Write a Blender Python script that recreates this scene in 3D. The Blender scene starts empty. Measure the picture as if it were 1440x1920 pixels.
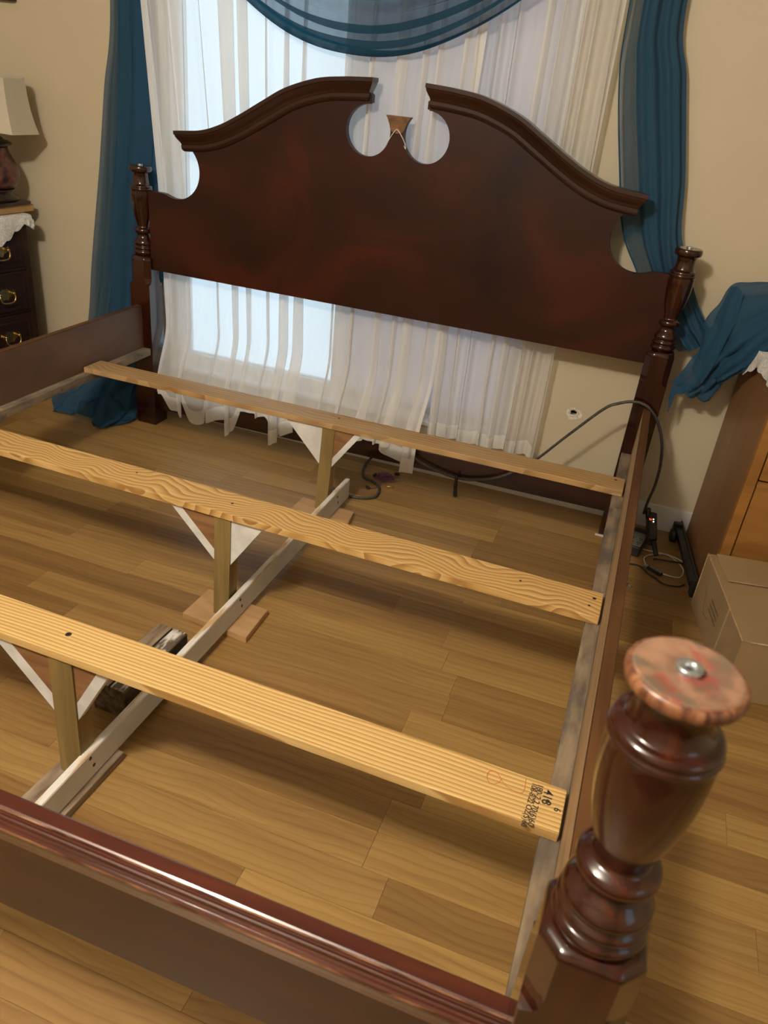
import bpy, bmesh, math, random
from mathutils import Vector, Matrix, noise

random.seed(7)
SC = bpy.context.scene
COL = SC.collection
R = math.radians

# ------------------------------------------------------------------ camera
cam = bpy.data.cameras.new('camera')
camo = bpy.data.objects.new('camera', cam)
COL.objects.link(camo)
right = Vector((0.93715727, 0.33504752, 0.09736226))
up = Vector((-0.24251232, 0.42488564, 0.87215823))
fwd = Vector((-0.25084663, 0.84096097, -0.47943781))
camo.matrix_world = Matrix(((right.x, up.x, -fwd.x, 0.8582), (right.y, up.y, -fwd.y, -2.54456),
                            (right.z, up.z, -fwd.z, 1.29904), (0, 0, 0, 1)))
cam.sensor_fit = 'VERTICAL'
cam.lens = 6.86
cam.sensor_height = 6.86 * 1920 / 1448.6
cam.clip_start = 0.02
cam.dof.use_dof = True
cam.dof.focus_distance = 2.1
cam.dof.aperture_fstop = 2.2
SC.camera = camo

# ------------------------------------------------------------------ world / exposure
SC.view_settings.view_transform = 'Standard'
SC.view_settings.look = 'None'
SC.view_settings.exposure = 0.0
SC.view_settings.gamma = 1.0
SC.view_settings.use_curve_mapping = False
W = bpy.data.worlds.new('world')
SC.world = W
W.use_nodes = True
bg = W.node_tree.nodes['Background']
bg.inputs[0].default_value = (0.66, 0.86, 1.0, 1)      # overcast daylight outside the window
bg.inputs[1].default_value = 1.45

# ceiling fixture of three warm bulbs, just outside the top of the frame
for i, (bx_, by_, bz_) in enumerate(((-0.03, -2.64, 2.25), (0.05, -2.76, 2.25), (-0.11, -2.76, 2.25))):
    l = bpy.data.lights.new('ceiling_bulb', 'POINT')
    l.energy = 49
    l.color = (1.0, 0.89, 0.74)
    l.shadow_soft_size = 0.045
    lo = bpy.data.objects.new('ceiling_bulb', l)
    lo.location = (bx_, by_, bz_)
    COL.objects.link(lo)

# ------------------------------------------------------------------ materials
def new_mat(name):
    m = bpy.data.materials.new(name)
    m.use_nodes = True
    nt = m.node_tree
    return m, nt, nt.nodes['Principled BSDF']

def N(nt, typ, **kw):
    n = nt.nodes.new(typ)
    for k, v in kw.items():
        if k.startswith('i_'):
            n.inputs[k[2:].replace('_', ' ')].default_value = v
        else:
            setattr(n, k, v)
    return n

def ramp(nt, stops):
    n = nt.nodes.new('ShaderNodeValToRGB')
    e = n.color_ramp.elements
    while len(e) < len(stops):
        e.new(0.5)
    for el, (p, c) in zip(e, stops):
        el.position = p
        el.color = (*c, 1)
    return n

def L(nt, a, b):
    nt.links.new(a, b)

def coords(nt, scale, rand=True, rot=(0, 0, 0), space='Object'):
    tc = N(nt, 'ShaderNodeTexCoord')
    mp = N(nt, 'ShaderNodeMapping')
    mp.inputs['Scale'].default_value = scale
    mp.inputs['Rotation'].default_value = rot
    L(nt, tc.outputs[space], mp.inputs['Vector'])
    if rand:
        oi = N(nt, 'ShaderNodeObjectInfo')
        ml = N(nt, 'ShaderNodeMath', operation='MULTIPLY')
        ml.inputs[1].default_value = 57.0
        L(nt, oi.outputs['Random'], ml.inputs[0])
        cb = N(nt, 'ShaderNodeCombineXYZ')
        for k in range(3):
            L(nt, ml.outputs[0], cb.inputs[k])
        L(nt, cb.outputs[0], mp.inputs['Location'])
    return mp

def bump(nt, bsdf, src, strength, dist=0.002):
    b = N(nt, 'ShaderNodeBump')
    b.inputs['Strength'].default_value = strength
    b.inputs['Distance'].default_value = dist
    L(nt, src, b.inputs['Height'])
    L(nt, b.outputs[0], bsdf.inputs['Normal'])

def wood(name, stops, scale, rough=0.5, coat=0.0, detail=5.0, distort=0.6, var=None, bumps=0.1, rot=(0, 0, 0), spec=0.5):
    """fine grain: stretched noise through a colour ramp, optionally varied per object"""
    m, nt, b = new_mat(name)
    mp = coords(nt, scale, True, rot)
    n = N(nt, 'ShaderNodeTexNoise')
    n.inputs['Scale'].default_value = 1.0
    n.inputs['Detail'].default_value = detail
    n.inputs['Distortion'].default_value = distort
    L(nt, mp.outputs[0], n.inputs['Vector'])
    r = ramp(nt, stops)
    L(nt, n.outputs['Fac'], r.inputs[0])
    col = r.outputs[0]
    if var:
        oi = N(nt, 'ShaderNodeObjectInfo')
        r2 = ramp(nt, var)
        r2.color_ramp.interpolation = 'LINEAR'
        L(nt, oi.outputs['Random'], r2.inputs[0])
        mx = N(nt, 'ShaderNodeMixRGB', blend_type='MULTIPLY')
        mx.inputs[0].default_value = 1.0
        L(nt, col, mx.inputs[1])
        L(nt, r2.outputs[0], mx.inputs[2])
        col = mx.outputs[0]
    L(nt, col, b.inputs['Base Color'])
    b.inputs['Roughness'].default_value = rough
    b.inputs['Coat Weight'].default_value = coat
    b.inputs['Coat Roughness'].default_value = 0.08
    b.inputs['Specular IOR Level'].default_value = spec
    if bumps:
        bump(nt, b, n.outputs['Fac'], bumps)
    return m

def pine(name, c_lo, c_hi, c_line, wscale, rot=(0, 0, 0), rough=0.5, dist=3.0, stain=None, xs=1.0, ds=1.0):
    """flat-sawn softwood: distorted growth-ring bands running along x"""
    m, nt, b = new_mat(name)
    mp = coords(nt, (xs, 1, 1), True, rot)
    w = N(nt, 'ShaderNodeTexWave', wave_type='BANDS', bands_direction='Y', wave_profile='SAW')
    w.inputs['Scale'].default_value = wscale
    w.inputs['Distortion'].default_value = dist
    w.inputs['Detail'].default_value = 1.5
    w.inputs['Detail Scale'].default_value = ds
    w.inputs['Detail Roughness'].default_value = 0.55
    L(nt, mp.outputs[0], w.inputs['Vector'])
    r = ramp(nt, [(0.0, c_hi), (0.45, c_lo), (0.84, c_line), (0.97, c_line), (1.0, c_hi)])
    L(nt, w.outputs['Fac'], r.inputs[0])
    mp2 = coords(nt, (3, 160, 160), True)
    n = N(nt, 'ShaderNodeTexNoise')
    n.inputs['Scale'].default_value = 1.0
    n.inputs['Detail'].default_value = 3
    L(nt, mp2.outputs[0], n.inputs['Vector'])
    mx = N(nt, 'ShaderNodeMixRGB', blend_type='MULTIPLY')
    mx.inputs[0].default_value = 0.5
    r2 = ramp(nt, [(0.3, (0.72, 0.68, 0.62)), (0.6, (1, 1, 1))])
    L(nt, n.outputs['Fac'], r2.inputs[0])
    L(nt, r.outputs[0], mx.inputs[1])
    L(nt, r2.outputs[0], mx.inputs[2])
    col = mx.outputs[0]
    if stain:
        mp3 = coords(nt, (4, 9, 9), True)
        n3 = N(nt, 'ShaderNodeTexNoise')
        n3.inputs['Scale'].default_value = 1.0
        n3.inputs['Detail'].default_value = 4
        L(nt, mp3.outputs[0], n3.inputs['Vector'])
        r3 = ramp(nt, [(0.42, (0, 0, 0)), (0.68, (1, 1, 1))])
        L(nt, n3.outputs['Fac'], r3.inputs[0])
        mx3 = N(nt, 'ShaderNodeMixRGB', blend_type='MIX')
        mm = N(nt, 'ShaderNodeMath', operation='MULTIPLY')
        mm.inputs[1].default_value = 0.6
        L(nt, r3.outputs[0], mm.inputs[0])
        L(nt, mm.outputs[0], mx3.inputs[0])
        L(nt, col, mx3.inputs[1])
        mx3.inputs[2].default_value = (*stain, 1)
        col = mx3.outputs[0]
    L(nt, col, b.inputs['Base Color'])
    b.inputs['Roughness'].default_value = rough
    bump(nt, b, n.outputs['Fac'], 0.03)
    return m

def mottled(name, c1, c2, scale, rough=0.6, metallic=0.0, bumps=0.0, coat=0.0, lo=0.35, hi=0.65):
    m, nt, b = new_mat(name)
    mp = coords(nt, (scale,) * 3 if not isinstance(scale, tuple) else scale, True)
    n = N(nt, 'ShaderNodeTexNoise')
    n.inputs['Scale'].default_value = 1.0
    n.inputs['Detail'].default_value = 4
    L(nt, mp.outputs[0], n.inputs['Vector'])
    r = ramp(nt, [(lo, c1), (hi, c2)])
    L(nt, n.outputs['Fac'], r.inputs[0])
    L(nt, r.outputs[0], b.inputs['Base Color'])
    b.inputs['Roughness'].default_value = rough
    b.inputs['Metallic'].default_value = metallic
    b.inputs['Coat Weight'].default_value = coat
    if bumps:
        bump(nt, b, n.outputs['Fac'], bumps)
    return m

def sheer(name, col, trans_col, opacity, rough=0.8, translucency=0.5, weave=900.0):
    """woven see-through cloth: part open weave, part thread that reflects and lets light through"""
    m, nt, b = new_mat(name)
    nt.nodes.remove(b)
    out = nt.nodes['Material Output']
    d = N(nt, 'ShaderNodeBsdfDiffuse')
    d.inputs[0].default_value = (*col, 1)
    t = N(nt, 'ShaderNodeBsdfTranslucent')
    t.inputs[0].default_value = (*trans_col, 1)
    m1 = N(nt, 'ShaderNodeMixShader')
    m1.inputs[0].default_value = translucency
    L(nt, d.outputs[0], m1.inputs[1])
    L(nt, t.outputs[0], m1.inputs[2])
    tr = N(nt, 'ShaderNodeBsdfTransparent')
    m2 = N(nt, 'ShaderNodeMixShader')
    mp = coords(nt, (40, 40, 6), False)
    n = N(nt, 'ShaderNodeTexNoise')
    n.inputs['Scale'].default_value = 1.0
    n.inputs['Detail'].default_value = 3
    L(nt, mp.outputs[0], n.inputs['Vector'])
    mr = N(nt, 'ShaderNodeMapRange')
    mr.inputs['From Min'].default_value = 0.3
    mr.inputs['From Max'].default_value = 0.7
    mr.inputs['To Min'].default_value = opacity - 0.025
    mr.inputs['To Max'].default_value = min(1.0, opacity + 0.025)
    L(nt, n.outputs['Fac'], mr.inputs['Value'])
    L(nt, mr.outputs[0], m2.inputs[0])
    L(nt, tr.outputs[0], m2.inputs[1])
    L(nt, m1.outputs[0], m2.inputs[2])
    L(nt, m2.outputs[0], out.inputs[0])
    return m

M = {}
M['cherry'] = wood('cherry', [(0.25, (0.013, 0.0030, 0.0014)), (0.55, (0.026, 0.0064, 0.0028)), (0.8, (0.042, 0.011, 0.0045))],
                   (2.2, 2.2, 14), 0.34, 0.35, bumps=0.0, spec=0.35)
M['cherry_panel'] = wood('cherry_panel', [(0.25, (0.0125, 0.0034, 0.0018)), (0.5, (0.027, 0.0058, 0.0024)), (0.72, (0.072, 0.0125, 0.0042))],
                         (1.5, 3, 2.6), 0.42, 0.10, bumps=0.0, spec=0.25, distort=1.4)
M['cherry_post'] = wood('cherry_post', [(0.25, (0.011, 0.0022, 0.0011)), (0.55, (0.026, 0.0048, 0.0019)), (0.8, (0.065, 0.0135, 0.0046))],
                        (55, 55, 4), 0.20, 0.55, bumps=0.0, spec=0.35)
M['worn_rim'] = wood('worn_rim', [(0.35, (0.075, 0.022, 0.008)), (0.55, (0.19, 0.075, 0.032)), (0.75, (0.30, 0.14, 0.065))], (150, 150, 6), 0.4, 0.2, bumps=0.0)
M['cherry_cap'] = wood('cherry_cap', [(0.25, (0.030, 0.0045, 0.002)), (0.55, (0.060, 0.0105, 0.0038)), (0.8, (0.12, 0.026, 0.008))],
                       (4, 30, 30), 0.30, 0.5, bumps=0.0)
M['rail_top'] = wood('rail_top', [(0.3, (0.060, 0.024, 0.008)), (0.7, (0.12, 0.054, 0.018))], (30, 2.2, 30), 0.55, 0.0, bumps=0.0, spec=0.25)
M['worn_edge'] = mottled('worn_edge', (0.07, 0.016, 0.007), (0.46, 0.24, 0.13), (14, 60, 60), 0.5, lo=0.42, hi=0.66)
M['worn_top'] = mottled('worn_top', (0.135, 0.070, 0.043), (0.28, 0.155, 0.095), (60, 60, 60), 0.5)
_nt = M['worn_top'].node_tree                          # red paint and grey glue stains on the bare end grain
_b = _nt.nodes['Principled BSDF']
_src = _b.inputs['Base Color'].links[0].from_socket
for _off, _col, _lo, _hi, _sc in (((3.1, 0.4, 0), (0.25, 0.035, 0.030), 0.53, 0.66, 44), ((9.3, 5.2, 1), (0.11, 0.085, 0.055), 0.53, 0.63, 38)):
    _mp = coords(_nt, (_sc, _sc, _sc), False); _mp.inputs['Location'].default_value = _off
    _n = N(_nt, 'ShaderNodeTexNoise'); _n.inputs['Scale'].default_value = 1.0; _n.inputs['Detail'].default_value = 3
    L(_nt, _mp.outputs[0], _n.inputs['Vector'])
    _r = ramp(_nt, [(_lo, (0, 0, 0)), (_hi, (0.85, 0.85, 0.85))]); L(_nt, _n.outputs['Fac'], _r.inputs[0])
    _mx = N(_nt, 'ShaderNodeMixRGB', blend_type='MIX'); L(_nt, _r.outputs[0], _mx.inputs[0]); L(_nt, _src, _mx.inputs[1]); _mx.inputs[2].default_value = (*_col, 1)
    _src = _mx.outputs[0]
L(_nt, _src, _b.inputs['Base Color'])
M['raw_end'] = wood('raw_end', [(0.3, (0.09, 0.035, 0.012)), (0.7, (0.22, 0.11, 0.04))], (20, 20, 50), 0.7)
M['rail_in'] = wood('rail_in', [(0.3, (0.075, 0.036, 0.018)), (0.55, (0.115, 0.060, 0.031)), (0.8, (0.155, 0.088, 0.050))],
                    (30, 2.2, 7), 0.6, bumps=0.05)
M['rail_raw'] = wood('rail_raw', [(0.3, (0.25, 0.155, 0.075)), (0.55, (0.33, 0.215, 0.11)), (0.8, (0.41, 0.28, 0.155))],
                    (60, 2.2, 40), 0.6, bumps=0.05)
M['ledger'] = mottled('ledger', (0.095, 0.075, 0.055), (0.27, 0.20, 0.125), (38, 9, 30), 0.9, bumps=0.3, lo=0.38, hi=0.68)
M['pine_a'] = pine('pine_a', (0.42, 0.255, 0.092), (0.52, 0.33, 0.135), (0.27, 0.145, 0.048), 18, dist=26.0, stain=(0.46, 0.32, 0.17), xs=1.0, ds=0.22)
M['pine_b'] = pine('pine_b', (0.60, 0.375, 0.130), (0.70, 0.475, 0.20), (0.40, 0.215, 0.065), 21.0, dist=40, xs=1.0, ds=0.22)
M['pine_c'] = pine('pine_c', (0.66, 0.435, 0.165), (0.77, 0.55, 0.24), (0.44, 0.25, 0.080), 36, dist=16.0, xs=0.6, ds=0.09)
M['treated'] = wood('treated', [(0.3, (0.17, 0.115, 0.035)), (0.7, (0.30, 0.21, 0.075))], (30, 30, 3), 0.65)
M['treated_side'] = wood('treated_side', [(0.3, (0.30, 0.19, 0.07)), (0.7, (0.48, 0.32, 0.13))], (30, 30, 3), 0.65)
M['gusset'] = wood('gusset', [(0.3, (0.16, 0.075, 0.030)), (0.7, (0.30, 0.155, 0.065))], (6, 30, 40), 0.6)
M['white_paint'] = mottled('white_paint', (0.62, 0.62, 0.60), (0.78, 0.79, 0.78), 18, 0.5)
M['stretcher'] = mottled('stretcher', (0.58, 0.60, 0.62), (0.68, 0.70, 0.71), 10, 0.55)
M['chipped'] = mottled('chipped', (0.72, 0.70, 0.66), (0.52, 0.36, 0.18), (60, 9, 60), 0.7, lo=0.5, hi=0.62)
M['ply'] = wood('ply', [(0.3, (0.36, 0.215, 0.095)), (0.7, (0.50, 0.31, 0.15))], (6, 20, 20), 0.6)
M['weathered'] = mottled('weathered', (0.045, 0.03, 0.02), (0.16, 0.115, 0.075), (60, 9, 60), 0.8, bumps=0.4)
M['weathered_top'] = mottled('weathered_top', (0.13, 0.085, 0.05), (0.30, 0.23, 0.16), (50, 9, 50), 0.7, bumps=0.3)
def plank_mat():
    m, nt, b = new_mat('plank')
    mp = coords(nt, (1.3, 26, 1), True, space='Object')
    tc = None
    n = N(nt, 'ShaderNodeTexNoise'); n.inputs['Scale'].default_value = 1.0; n.inputs['Detail'].default_value = 6; n.inputs['Distortion'].default_value = 1.4
    L(nt, mp.outputs[0], n.inputs['Vector'])
    r = ramp(nt, [(0.25, (0.215, 0.121, 0.039)), (0.45, (0.285, 0.172, 0.058)), (0.62, (0.325, 0.203, 0.070)), (0.85, (0.37, 0.240, 0.087))])
    L(nt, n.outputs['Fac'], r.inputs[0])
    mp2 = coords(nt, (0.9, 1, 1), True)
    w = N(nt, 'ShaderNodeTexWave', wave_type='BANDS', bands_direction='Y', wave_profile='SAW')
    w.inputs['Scale'].default_value = 17; w.inputs['Distortion'].default_value = 12; w.inputs['Detail'].default_value = 2; w.inputs['Detail Scale'].default_value = 0.22
    L(nt, mp2.outputs[0], w.inputs['Vector'])
    rw = ramp(nt, [(0.0, (1, 1, 1)), (0.6, (0.96, 0.95, 0.94)), (0.9, (0.80, 0.76, 0.72)), (1.0, (1, 1, 1))])
    L(nt, w.outputs['Fac'], rw.inputs[0])
    mx = N(nt, 'ShaderNodeMixRGB', blend_type='MULTIPLY'); mx.inputs[0].default_value = 0.85
    L(nt, r.outputs[0], mx.inputs[1]); L(nt, rw.outputs[0], mx.inputs[2])
    oi = N(nt, 'ShaderNodeObjectInfo')
    rv = ramp(nt, [(0.0, (0.70, 0.64, 0.58)), (0.25, (0.88, 0.82, 0.76)), (0.6, (1.02, 1.0, 0.96)), (1.0, (1.24, 1.24, 1.14))])
    L(nt, oi.outputs['Random'], rv.inputs[0])
    m2 = N(nt, 'ShaderNodeMixRGB', blend_type='MULTIPLY'); m2.inputs[0].default_value = 1
    L(nt, mx.outputs[0], m2.inputs[1]); L(nt, rv.outputs[0], m2.inputs[2])
    L(nt, m2.outputs[0], b.inputs['Base Color'])
    b.inputs['Roughness'].default_value = 0.42
    return m
M['plank'] = plank_mat()
M['smeared'] = mottled('smeared', (0.10, 0.07, 0.045), (0.66, 0.64, 0.60), (60, 22, 60), 0.7, lo=0.46, hi=0.64)
M['gap'] = mottled('gap', (0.06, 0.03, 0.012), (0.09, 0.05, 0.02), 10, 0.8)
M['wall'] = mottled('wall', (0.535, 0.465, 0.330), (0.565, 0.49, 0.35), 3, 0.65, bumps=0.0)
_nt = M['wall'].node_tree
_mp = coords(_nt, (110, 110, 110), False)
_n = N(_nt, 'ShaderNodeTexNoise'); _n.inputs['Scale'].default_value = 1.0
L(_nt, _mp.outputs[0], _n.inputs['Vector'])
bump(_nt, _nt.nodes['Principled BSDF'], _n.outputs['Fac'], 0.12, 0.002)
M['ceiling'] = mottled('ceiling', (0.74, 0.72, 0.68), (0.78, 0.76, 0.72), 3, 0.8)
M['trim'] = mottled('trim', (0.66, 0.66, 0.67), (0.72, 0.72, 0.73), 6, 0.4)
M['plaster'] = mottled('plaster', (0.55, 0.52, 0.45), (0.80, 0.78, 0.72), 90, 0.9)
M['dark'] = mottled('dark', (0.006, 0.005, 0.004), (0.012, 0.01, 0.008), 20, 0.8)
M['teal'] = sheer('teal', (0.030, 0.085, 0.152), (0.024, 0.11, 0.20), 0.93, translucency=0.25)
M['teal_thin'] = sheer('teal_thin', (0.024, 0.085, 0.150), (0.02, 0.13, 0.24), 0.68, translucency=0.3)
M['teal_soft'] = sheer('teal_soft', (0.034, 0.088, 0.148), (0.024, 0.11, 0.20), 0.84, translucency=0.25)
M['teal_edge'] = sheer('teal_edge', (0.008, 0.07, 0.14), (0.008, 0.09, 0.18), 0.96, translucency=0.2)
M['voile'] = sheer('voile', (0.93, 0.92, 0.90), (0.90, 0.90, 0.90), 0.56, translucency=0.38)
M['voile_hem'] = sheer('voile_hem', (0.93, 0.92, 0.88), (0.80, 0.80, 0.80), 0.86, translucency=0.35)
M['mahogany'] = wood('mahogany', [(0.3, (0.009, 0.0035, 0.0022)), (0.7, (0.026, 0.010, 0.006))], (3, 3, 20), 0.35, 0.2, bumps=0)
M['brass'] = mottled('brass', (0.42, 0.28, 0.09), (0.60, 0.44, 0.18), 40, 0.28, 1.0)
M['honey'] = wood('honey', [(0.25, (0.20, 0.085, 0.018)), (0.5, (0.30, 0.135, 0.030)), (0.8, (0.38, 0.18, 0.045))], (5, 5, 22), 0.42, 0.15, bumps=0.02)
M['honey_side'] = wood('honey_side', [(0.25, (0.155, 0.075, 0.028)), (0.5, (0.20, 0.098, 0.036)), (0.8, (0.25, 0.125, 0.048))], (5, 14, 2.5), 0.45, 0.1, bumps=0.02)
M['card'] = mottled('card', (0.27, 0.178, 0.085), (0.31, 0.21, 0.105), 5, 0.85)
M['card_edge'] = mottled('card_edge', (0.38, 0.25, 0.13), (0.48, 0.33, 0.18), 60, 0.9)
M['ink'] = mottled('ink', (0.012, 0.010, 0.010), (0.03, 0.026, 0.024), 60, 0.8)
M['crayon'] = mottled('crayon', (0.50, 0.13, 0.04), (0.60, 0.19, 0.06), 60, 0.8)
M['lace'] = mottled('lace', (0.50, 0.50, 0.48), (0.72, 0.72, 0.70), 130, 0.9)
M['shade'] = sheer('shade', (0.62, 0.56, 0.44), (0.55, 0.48, 0.36), 1.0, translucency=0.15)
M['lamp_body'] = mottled('lamp_body', (0.028, 0.008, 0.006), (0.13, 0.045, 0.032), 45, 0.35, bumps=0.5, coat=0.4)
M['lamp_dark'] = mottled('lamp_dark', (0.012, 0.007, 0.005), (0.03, 0.018, 0.012), 30, 0.3, coat=0.4)
M['board'] = wood('board', [(0.3, (0.38, 0.22, 0.08)), (0.7, (0.52, 0.32, 0.13))], (30, 3, 30), 0.6)
M['black'] = mottled('black', (0.010, 0.010, 0.011), (0.022, 0.022, 0.023), 40, 0.4)
M['iron'] = mottled('iron', (0.016, 0.017, 0.017), (0.04, 0.04, 0.04), 40, 0.5, 0.3)
M['grey'] = mottled('grey', (0.17, 0.175, 0.18), (0.22, 0.225, 0.23), 40, 0.45)
M['white_pl'] = mottled('white_pl', (0.62, 0.60, 0.56), (0.72, 0.70, 0.66), 40, 0.4)
M['purple'] = mottled('purple', (0.12, 0.025, 0.10), (0.22, 0.06, 0.18), 40, 0.4)
M['zinc'] = mottled('zinc', (0.42, 0.47, 0.50), (0.62, 0.67, 0.70), 120, 0.3, 0.9)
M['screw'] = mottled('screw', (0.03, 0.025, 0.02), (0.09, 0.08, 0.07), 300, 0.4, 0.6)
M['vinyl'] = mottled('vinyl', (0.78, 0.78, 0.78), (0.82, 0.82, 0.82), 6, 0.35)
M['dim_sheet'] = sheer('dim_sheet', (0.82, 0.80, 0.80), (0.66, 0.65, 0.72), 0.97, translucency=0.5)
g, gnt, gb = new_mat('pane')
gb.inputs['Transmission Weight'].default_value = 1.0
gb.inputs['Roughness'].default_value = 0.0
gb.inputs['IOR'].default_value = 1.05
gb.inputs['Base Color'].default_value = (0.95, 0.98, 1, 1)
M['pane'] = g
led, lnt, lb = new_mat('led')
lb.inputs['Emission Color'].default_value = (1, 0.95, 0.9, 1)
lb.inputs['Emission Strength'].default_value = 6
M['led'] = led
led2, lnt, lb = new_mat('led_red')
lb.inputs['Base Color'].default_value = (0.4, 0.02, 0.01, 1)
lb.inputs['Emission Color'].default_value = (1, 0.1, 0.03, 1)
lb.inputs['Emission Strength'].default_value = 0.8
M['led_red'] = led2
# braided cable: fine dark and grey flecks
bm_, bnt, bb = new_mat('braid')
_mp = coords(bnt, (1, 1, 1), False)
_v = N(bnt, 'ShaderNodeTexVoronoi'); _v.inputs['Scale'].default_value = 420
L(bnt, _mp.outputs[0], _v.inputs['Vector'])
_r = ramp(bnt, [(0.25, (0.16, 0.15, 0.14)), (0.5, (0.02, 0.02, 0.02))])
L(bnt, _v.outputs['Distance'], _r.inputs[0])
L(bnt, _r.outputs[0], bb.inputs['Base Color'])
bb.inputs['Roughness'].default_value = 0.5
M['braid'] = bm_

# ------------------------------------------------------------------ helpers
def tag(o, label=None, cat=None, group=None, kind=None):
    if label: o['label'] = label
    if cat: o['category'] = cat
    if group: o['group'] = group
    if kind: o['kind'] = kind
    return o

def thing(name, label, cat, loc=(0, 0, 0), rz=0.0, group=None):
    o = bpy.data.objects.new(name, None)
    o.empty_display_size = 0.05
    o.location = loc
    o.rotation_euler = (0, 0, rz)
    COL.objects.link(o)
    return tag(o, label, cat, group)

def obj(name, bm, mats, parent=None, smooth=False, label=None):
    me = bpy.data.meshes.new(name)
    bmesh.ops.recalc_face_normals(bm, faces=bm.faces[:])
    bm.to_mesh(me)
    bm.free()
    if not isinstance(mats, (list, tuple)):
        mats = [mats]
    for m in mats:
        me.materials.append(M[m] if isinstance(m, str) else m)
    if smooth:
        for p in me.polygons:
            p.use_smooth = True
    o = bpy.data.objects.new(name, me)
    COL.objects.link(o)
    if parent is not None:
        o.parent = parent
    if label:
        o['label'] = label
    return o

def structure(name, bm, mats, parent=None, smooth=False):
    o = obj(name, bm, mats, parent, smooth)
    if parent is None:
        o['kind'] = 'structure'
    return o

def box(bm, x0, x1, y0, y1, z0, z1, bev=0.0, mat=0, xf=None):
    b = bmesh.new()
    v = [b.verts.new((x, y, z)) for x in (x0, x1) for y in (y0, y1) for z in (z0, z1)]
    for f in ((0, 1, 3, 2), (4, 6, 7, 5), (0, 4, 5, 1), (2, 3, 7, 6), (0, 2, 6, 4), (1, 5, 7, 3)):
        b.faces.new([v[i] for i in f])
    bmesh.ops.recalc_face_normals(b, faces=b.faces[:])
    if bev:
        bmesh.ops.bevel(b, geom=b.edges[:], offset=bev, segments=2, profile=0.5, affect='EDGES')
    merge(bm, b, mat, xf)
    return bm

def merge(bm, b, mat=0, xf=None):
    mp = {}
    for v in b.verts:
        co = v.co if xf is None else xf @ v.co
        mp[v] = bm.verts.new(co)
    for f in b.faces:
        try:
            nf = bm.faces.new([mp[v] for v in f.verts])
            nf.material_index = mat if mat is not None else f.material_index
            nf.smooth = f.smooth
        except ValueError:
            pass
    b.free()

def lathe(bm, prof, cx=0, cy=0, seg=40, mat=0, caps=True):
    rings = []
    for r, z in prof:
        rings.append([bm.verts.new((cx + r * math.cos(2 * math.pi * i / seg), cy + r * math.sin(2 * math.pi * i / seg), z)) for i in range(seg)])
    for a, b in zip(rings, rings[1:]):
        for i in range(seg):
            f = bm.faces.new((a[i], a[(i + 1) % seg], b[(i + 1) % seg], b[i]))
            f.material_index = mat
            f.smooth = True
    if caps:
        for ring in (rings[0], rings[-1]):
            f = bm.faces.new(ring)
            f.material_index = mat
    return rings

def prism(bm, pts, y0, y1, mat=0, bev=0.0):
    """polygon in the xz plane, extruded along y"""
    b = bmesh.new()
    a = [b.verts.new((x, y0, z)) for x, z in pts]
    c = [b.verts.new((x, y1, z)) for x, z in pts]
    n = len(pts)
    f1 = b.faces.new(a); f2 = b.faces.new(c[::-1])
    for i in range(n):
        b.faces.new((a[i], a[(i + 1) % n], c[(i + 1) % n], c[i]))
    bmesh.ops.recalc_face_normals(b, faces=b.faces[:])
    if bev:
        ed = [e for e in b.edges if all(v.co.y == y0 for v in e.verts)]
        bmesh.ops.bevel(b, geom=ed, offset=bev, segments=2, profile=0.5, affect='EDGES')
    bmesh.ops.triangulate(b, faces=[f for f in b.faces if len(f.verts) > 4], ngon_method='EAR_CLIP')
    merge(bm, b, mat)

def catmull(pts, n):
    pts = [Vector(p) for p in pts]
    if len(pts) == 2:
        return [pts[0].lerp(pts[1], i / (n - 1)) for i in range(n)]
    P = [pts[0] * 2 - pts[1]] + pts + [pts[-1] * 2 - pts[-2]]
    out = []
    for i in range(n):
        t = i / (n - 1) * (len(pts) - 1)
        k = min(int(t), len(pts) - 2)
        t -= k
        a, b, c, d = P[k:k + 4]
        out.append(0.5 * ((2 * b) + (c - a) * t + (2 * a - 5 * b + 4 * c - d) * t * t + (3 * b - a - 3 * c + d) * t ** 3))
    return out

def tube(bm, pts, r, n=None, seg=8, mat=0, res=True):
    if res:
        n = n or max(8, len(pts) * 8)
        p = catmull(pts, n)
    else:
        p = [Vector(q) for q in pts]
    t0 = (p[1] - p[0]).normalized()
    ref = Vector((0, 0, 1)) if abs(t0.z) < 0.9 else Vector((1, 0, 0))
    nrm = (ref - t0 * ref.dot(t0)).normalized()
    rings = []
    for i, q in enumerate(p):
        t = (p[min(i + 1, len(p) - 1)] - p[max(i - 1, 0)]).normalized()
        nrm = (nrm - t * nrm.dot(t)).normalized()
        bn = t.cross(nrm)
        rr = r(i / (len(p) - 1)) if callable(r) else r
        rings.append([bm.verts.new(q + (nrm * math.cos(2 * math.pi * k / seg) + bn * math.sin(2 * math.pi * k / seg)) * rr) for k in range(seg)])
    for a, b in zip(rings, rings[1:]):
        for k in range(seg):
            f = bm.faces.new((a[k], a[(k + 1) % seg], b[(k + 1) % seg], b[k]))
            f.material_index = mat
            f.smooth = True
    for ring in (rings[0], rings[-1]):
        bm.faces.new(ring).material_index = mat
    return bm

def grid(bm, rows, matf=None, smooth=True):
    """rows of vectors -> quads"""
    V = [[bm.verts.new(p) for p in row] for row in rows]
    nu, nv = len(V), len(V[0])
    for i in range(nu - 1):
        for j in range(nv - 1):
            f = bm.faces.new((V[i][j], V[i][j + 1], V[i + 1][j + 1], V[i + 1][j]))
            f.smooth = smooth
            if matf:
                f.material_index = matf(i / (nu - 1), j / (nv - 1))
    return V

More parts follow.
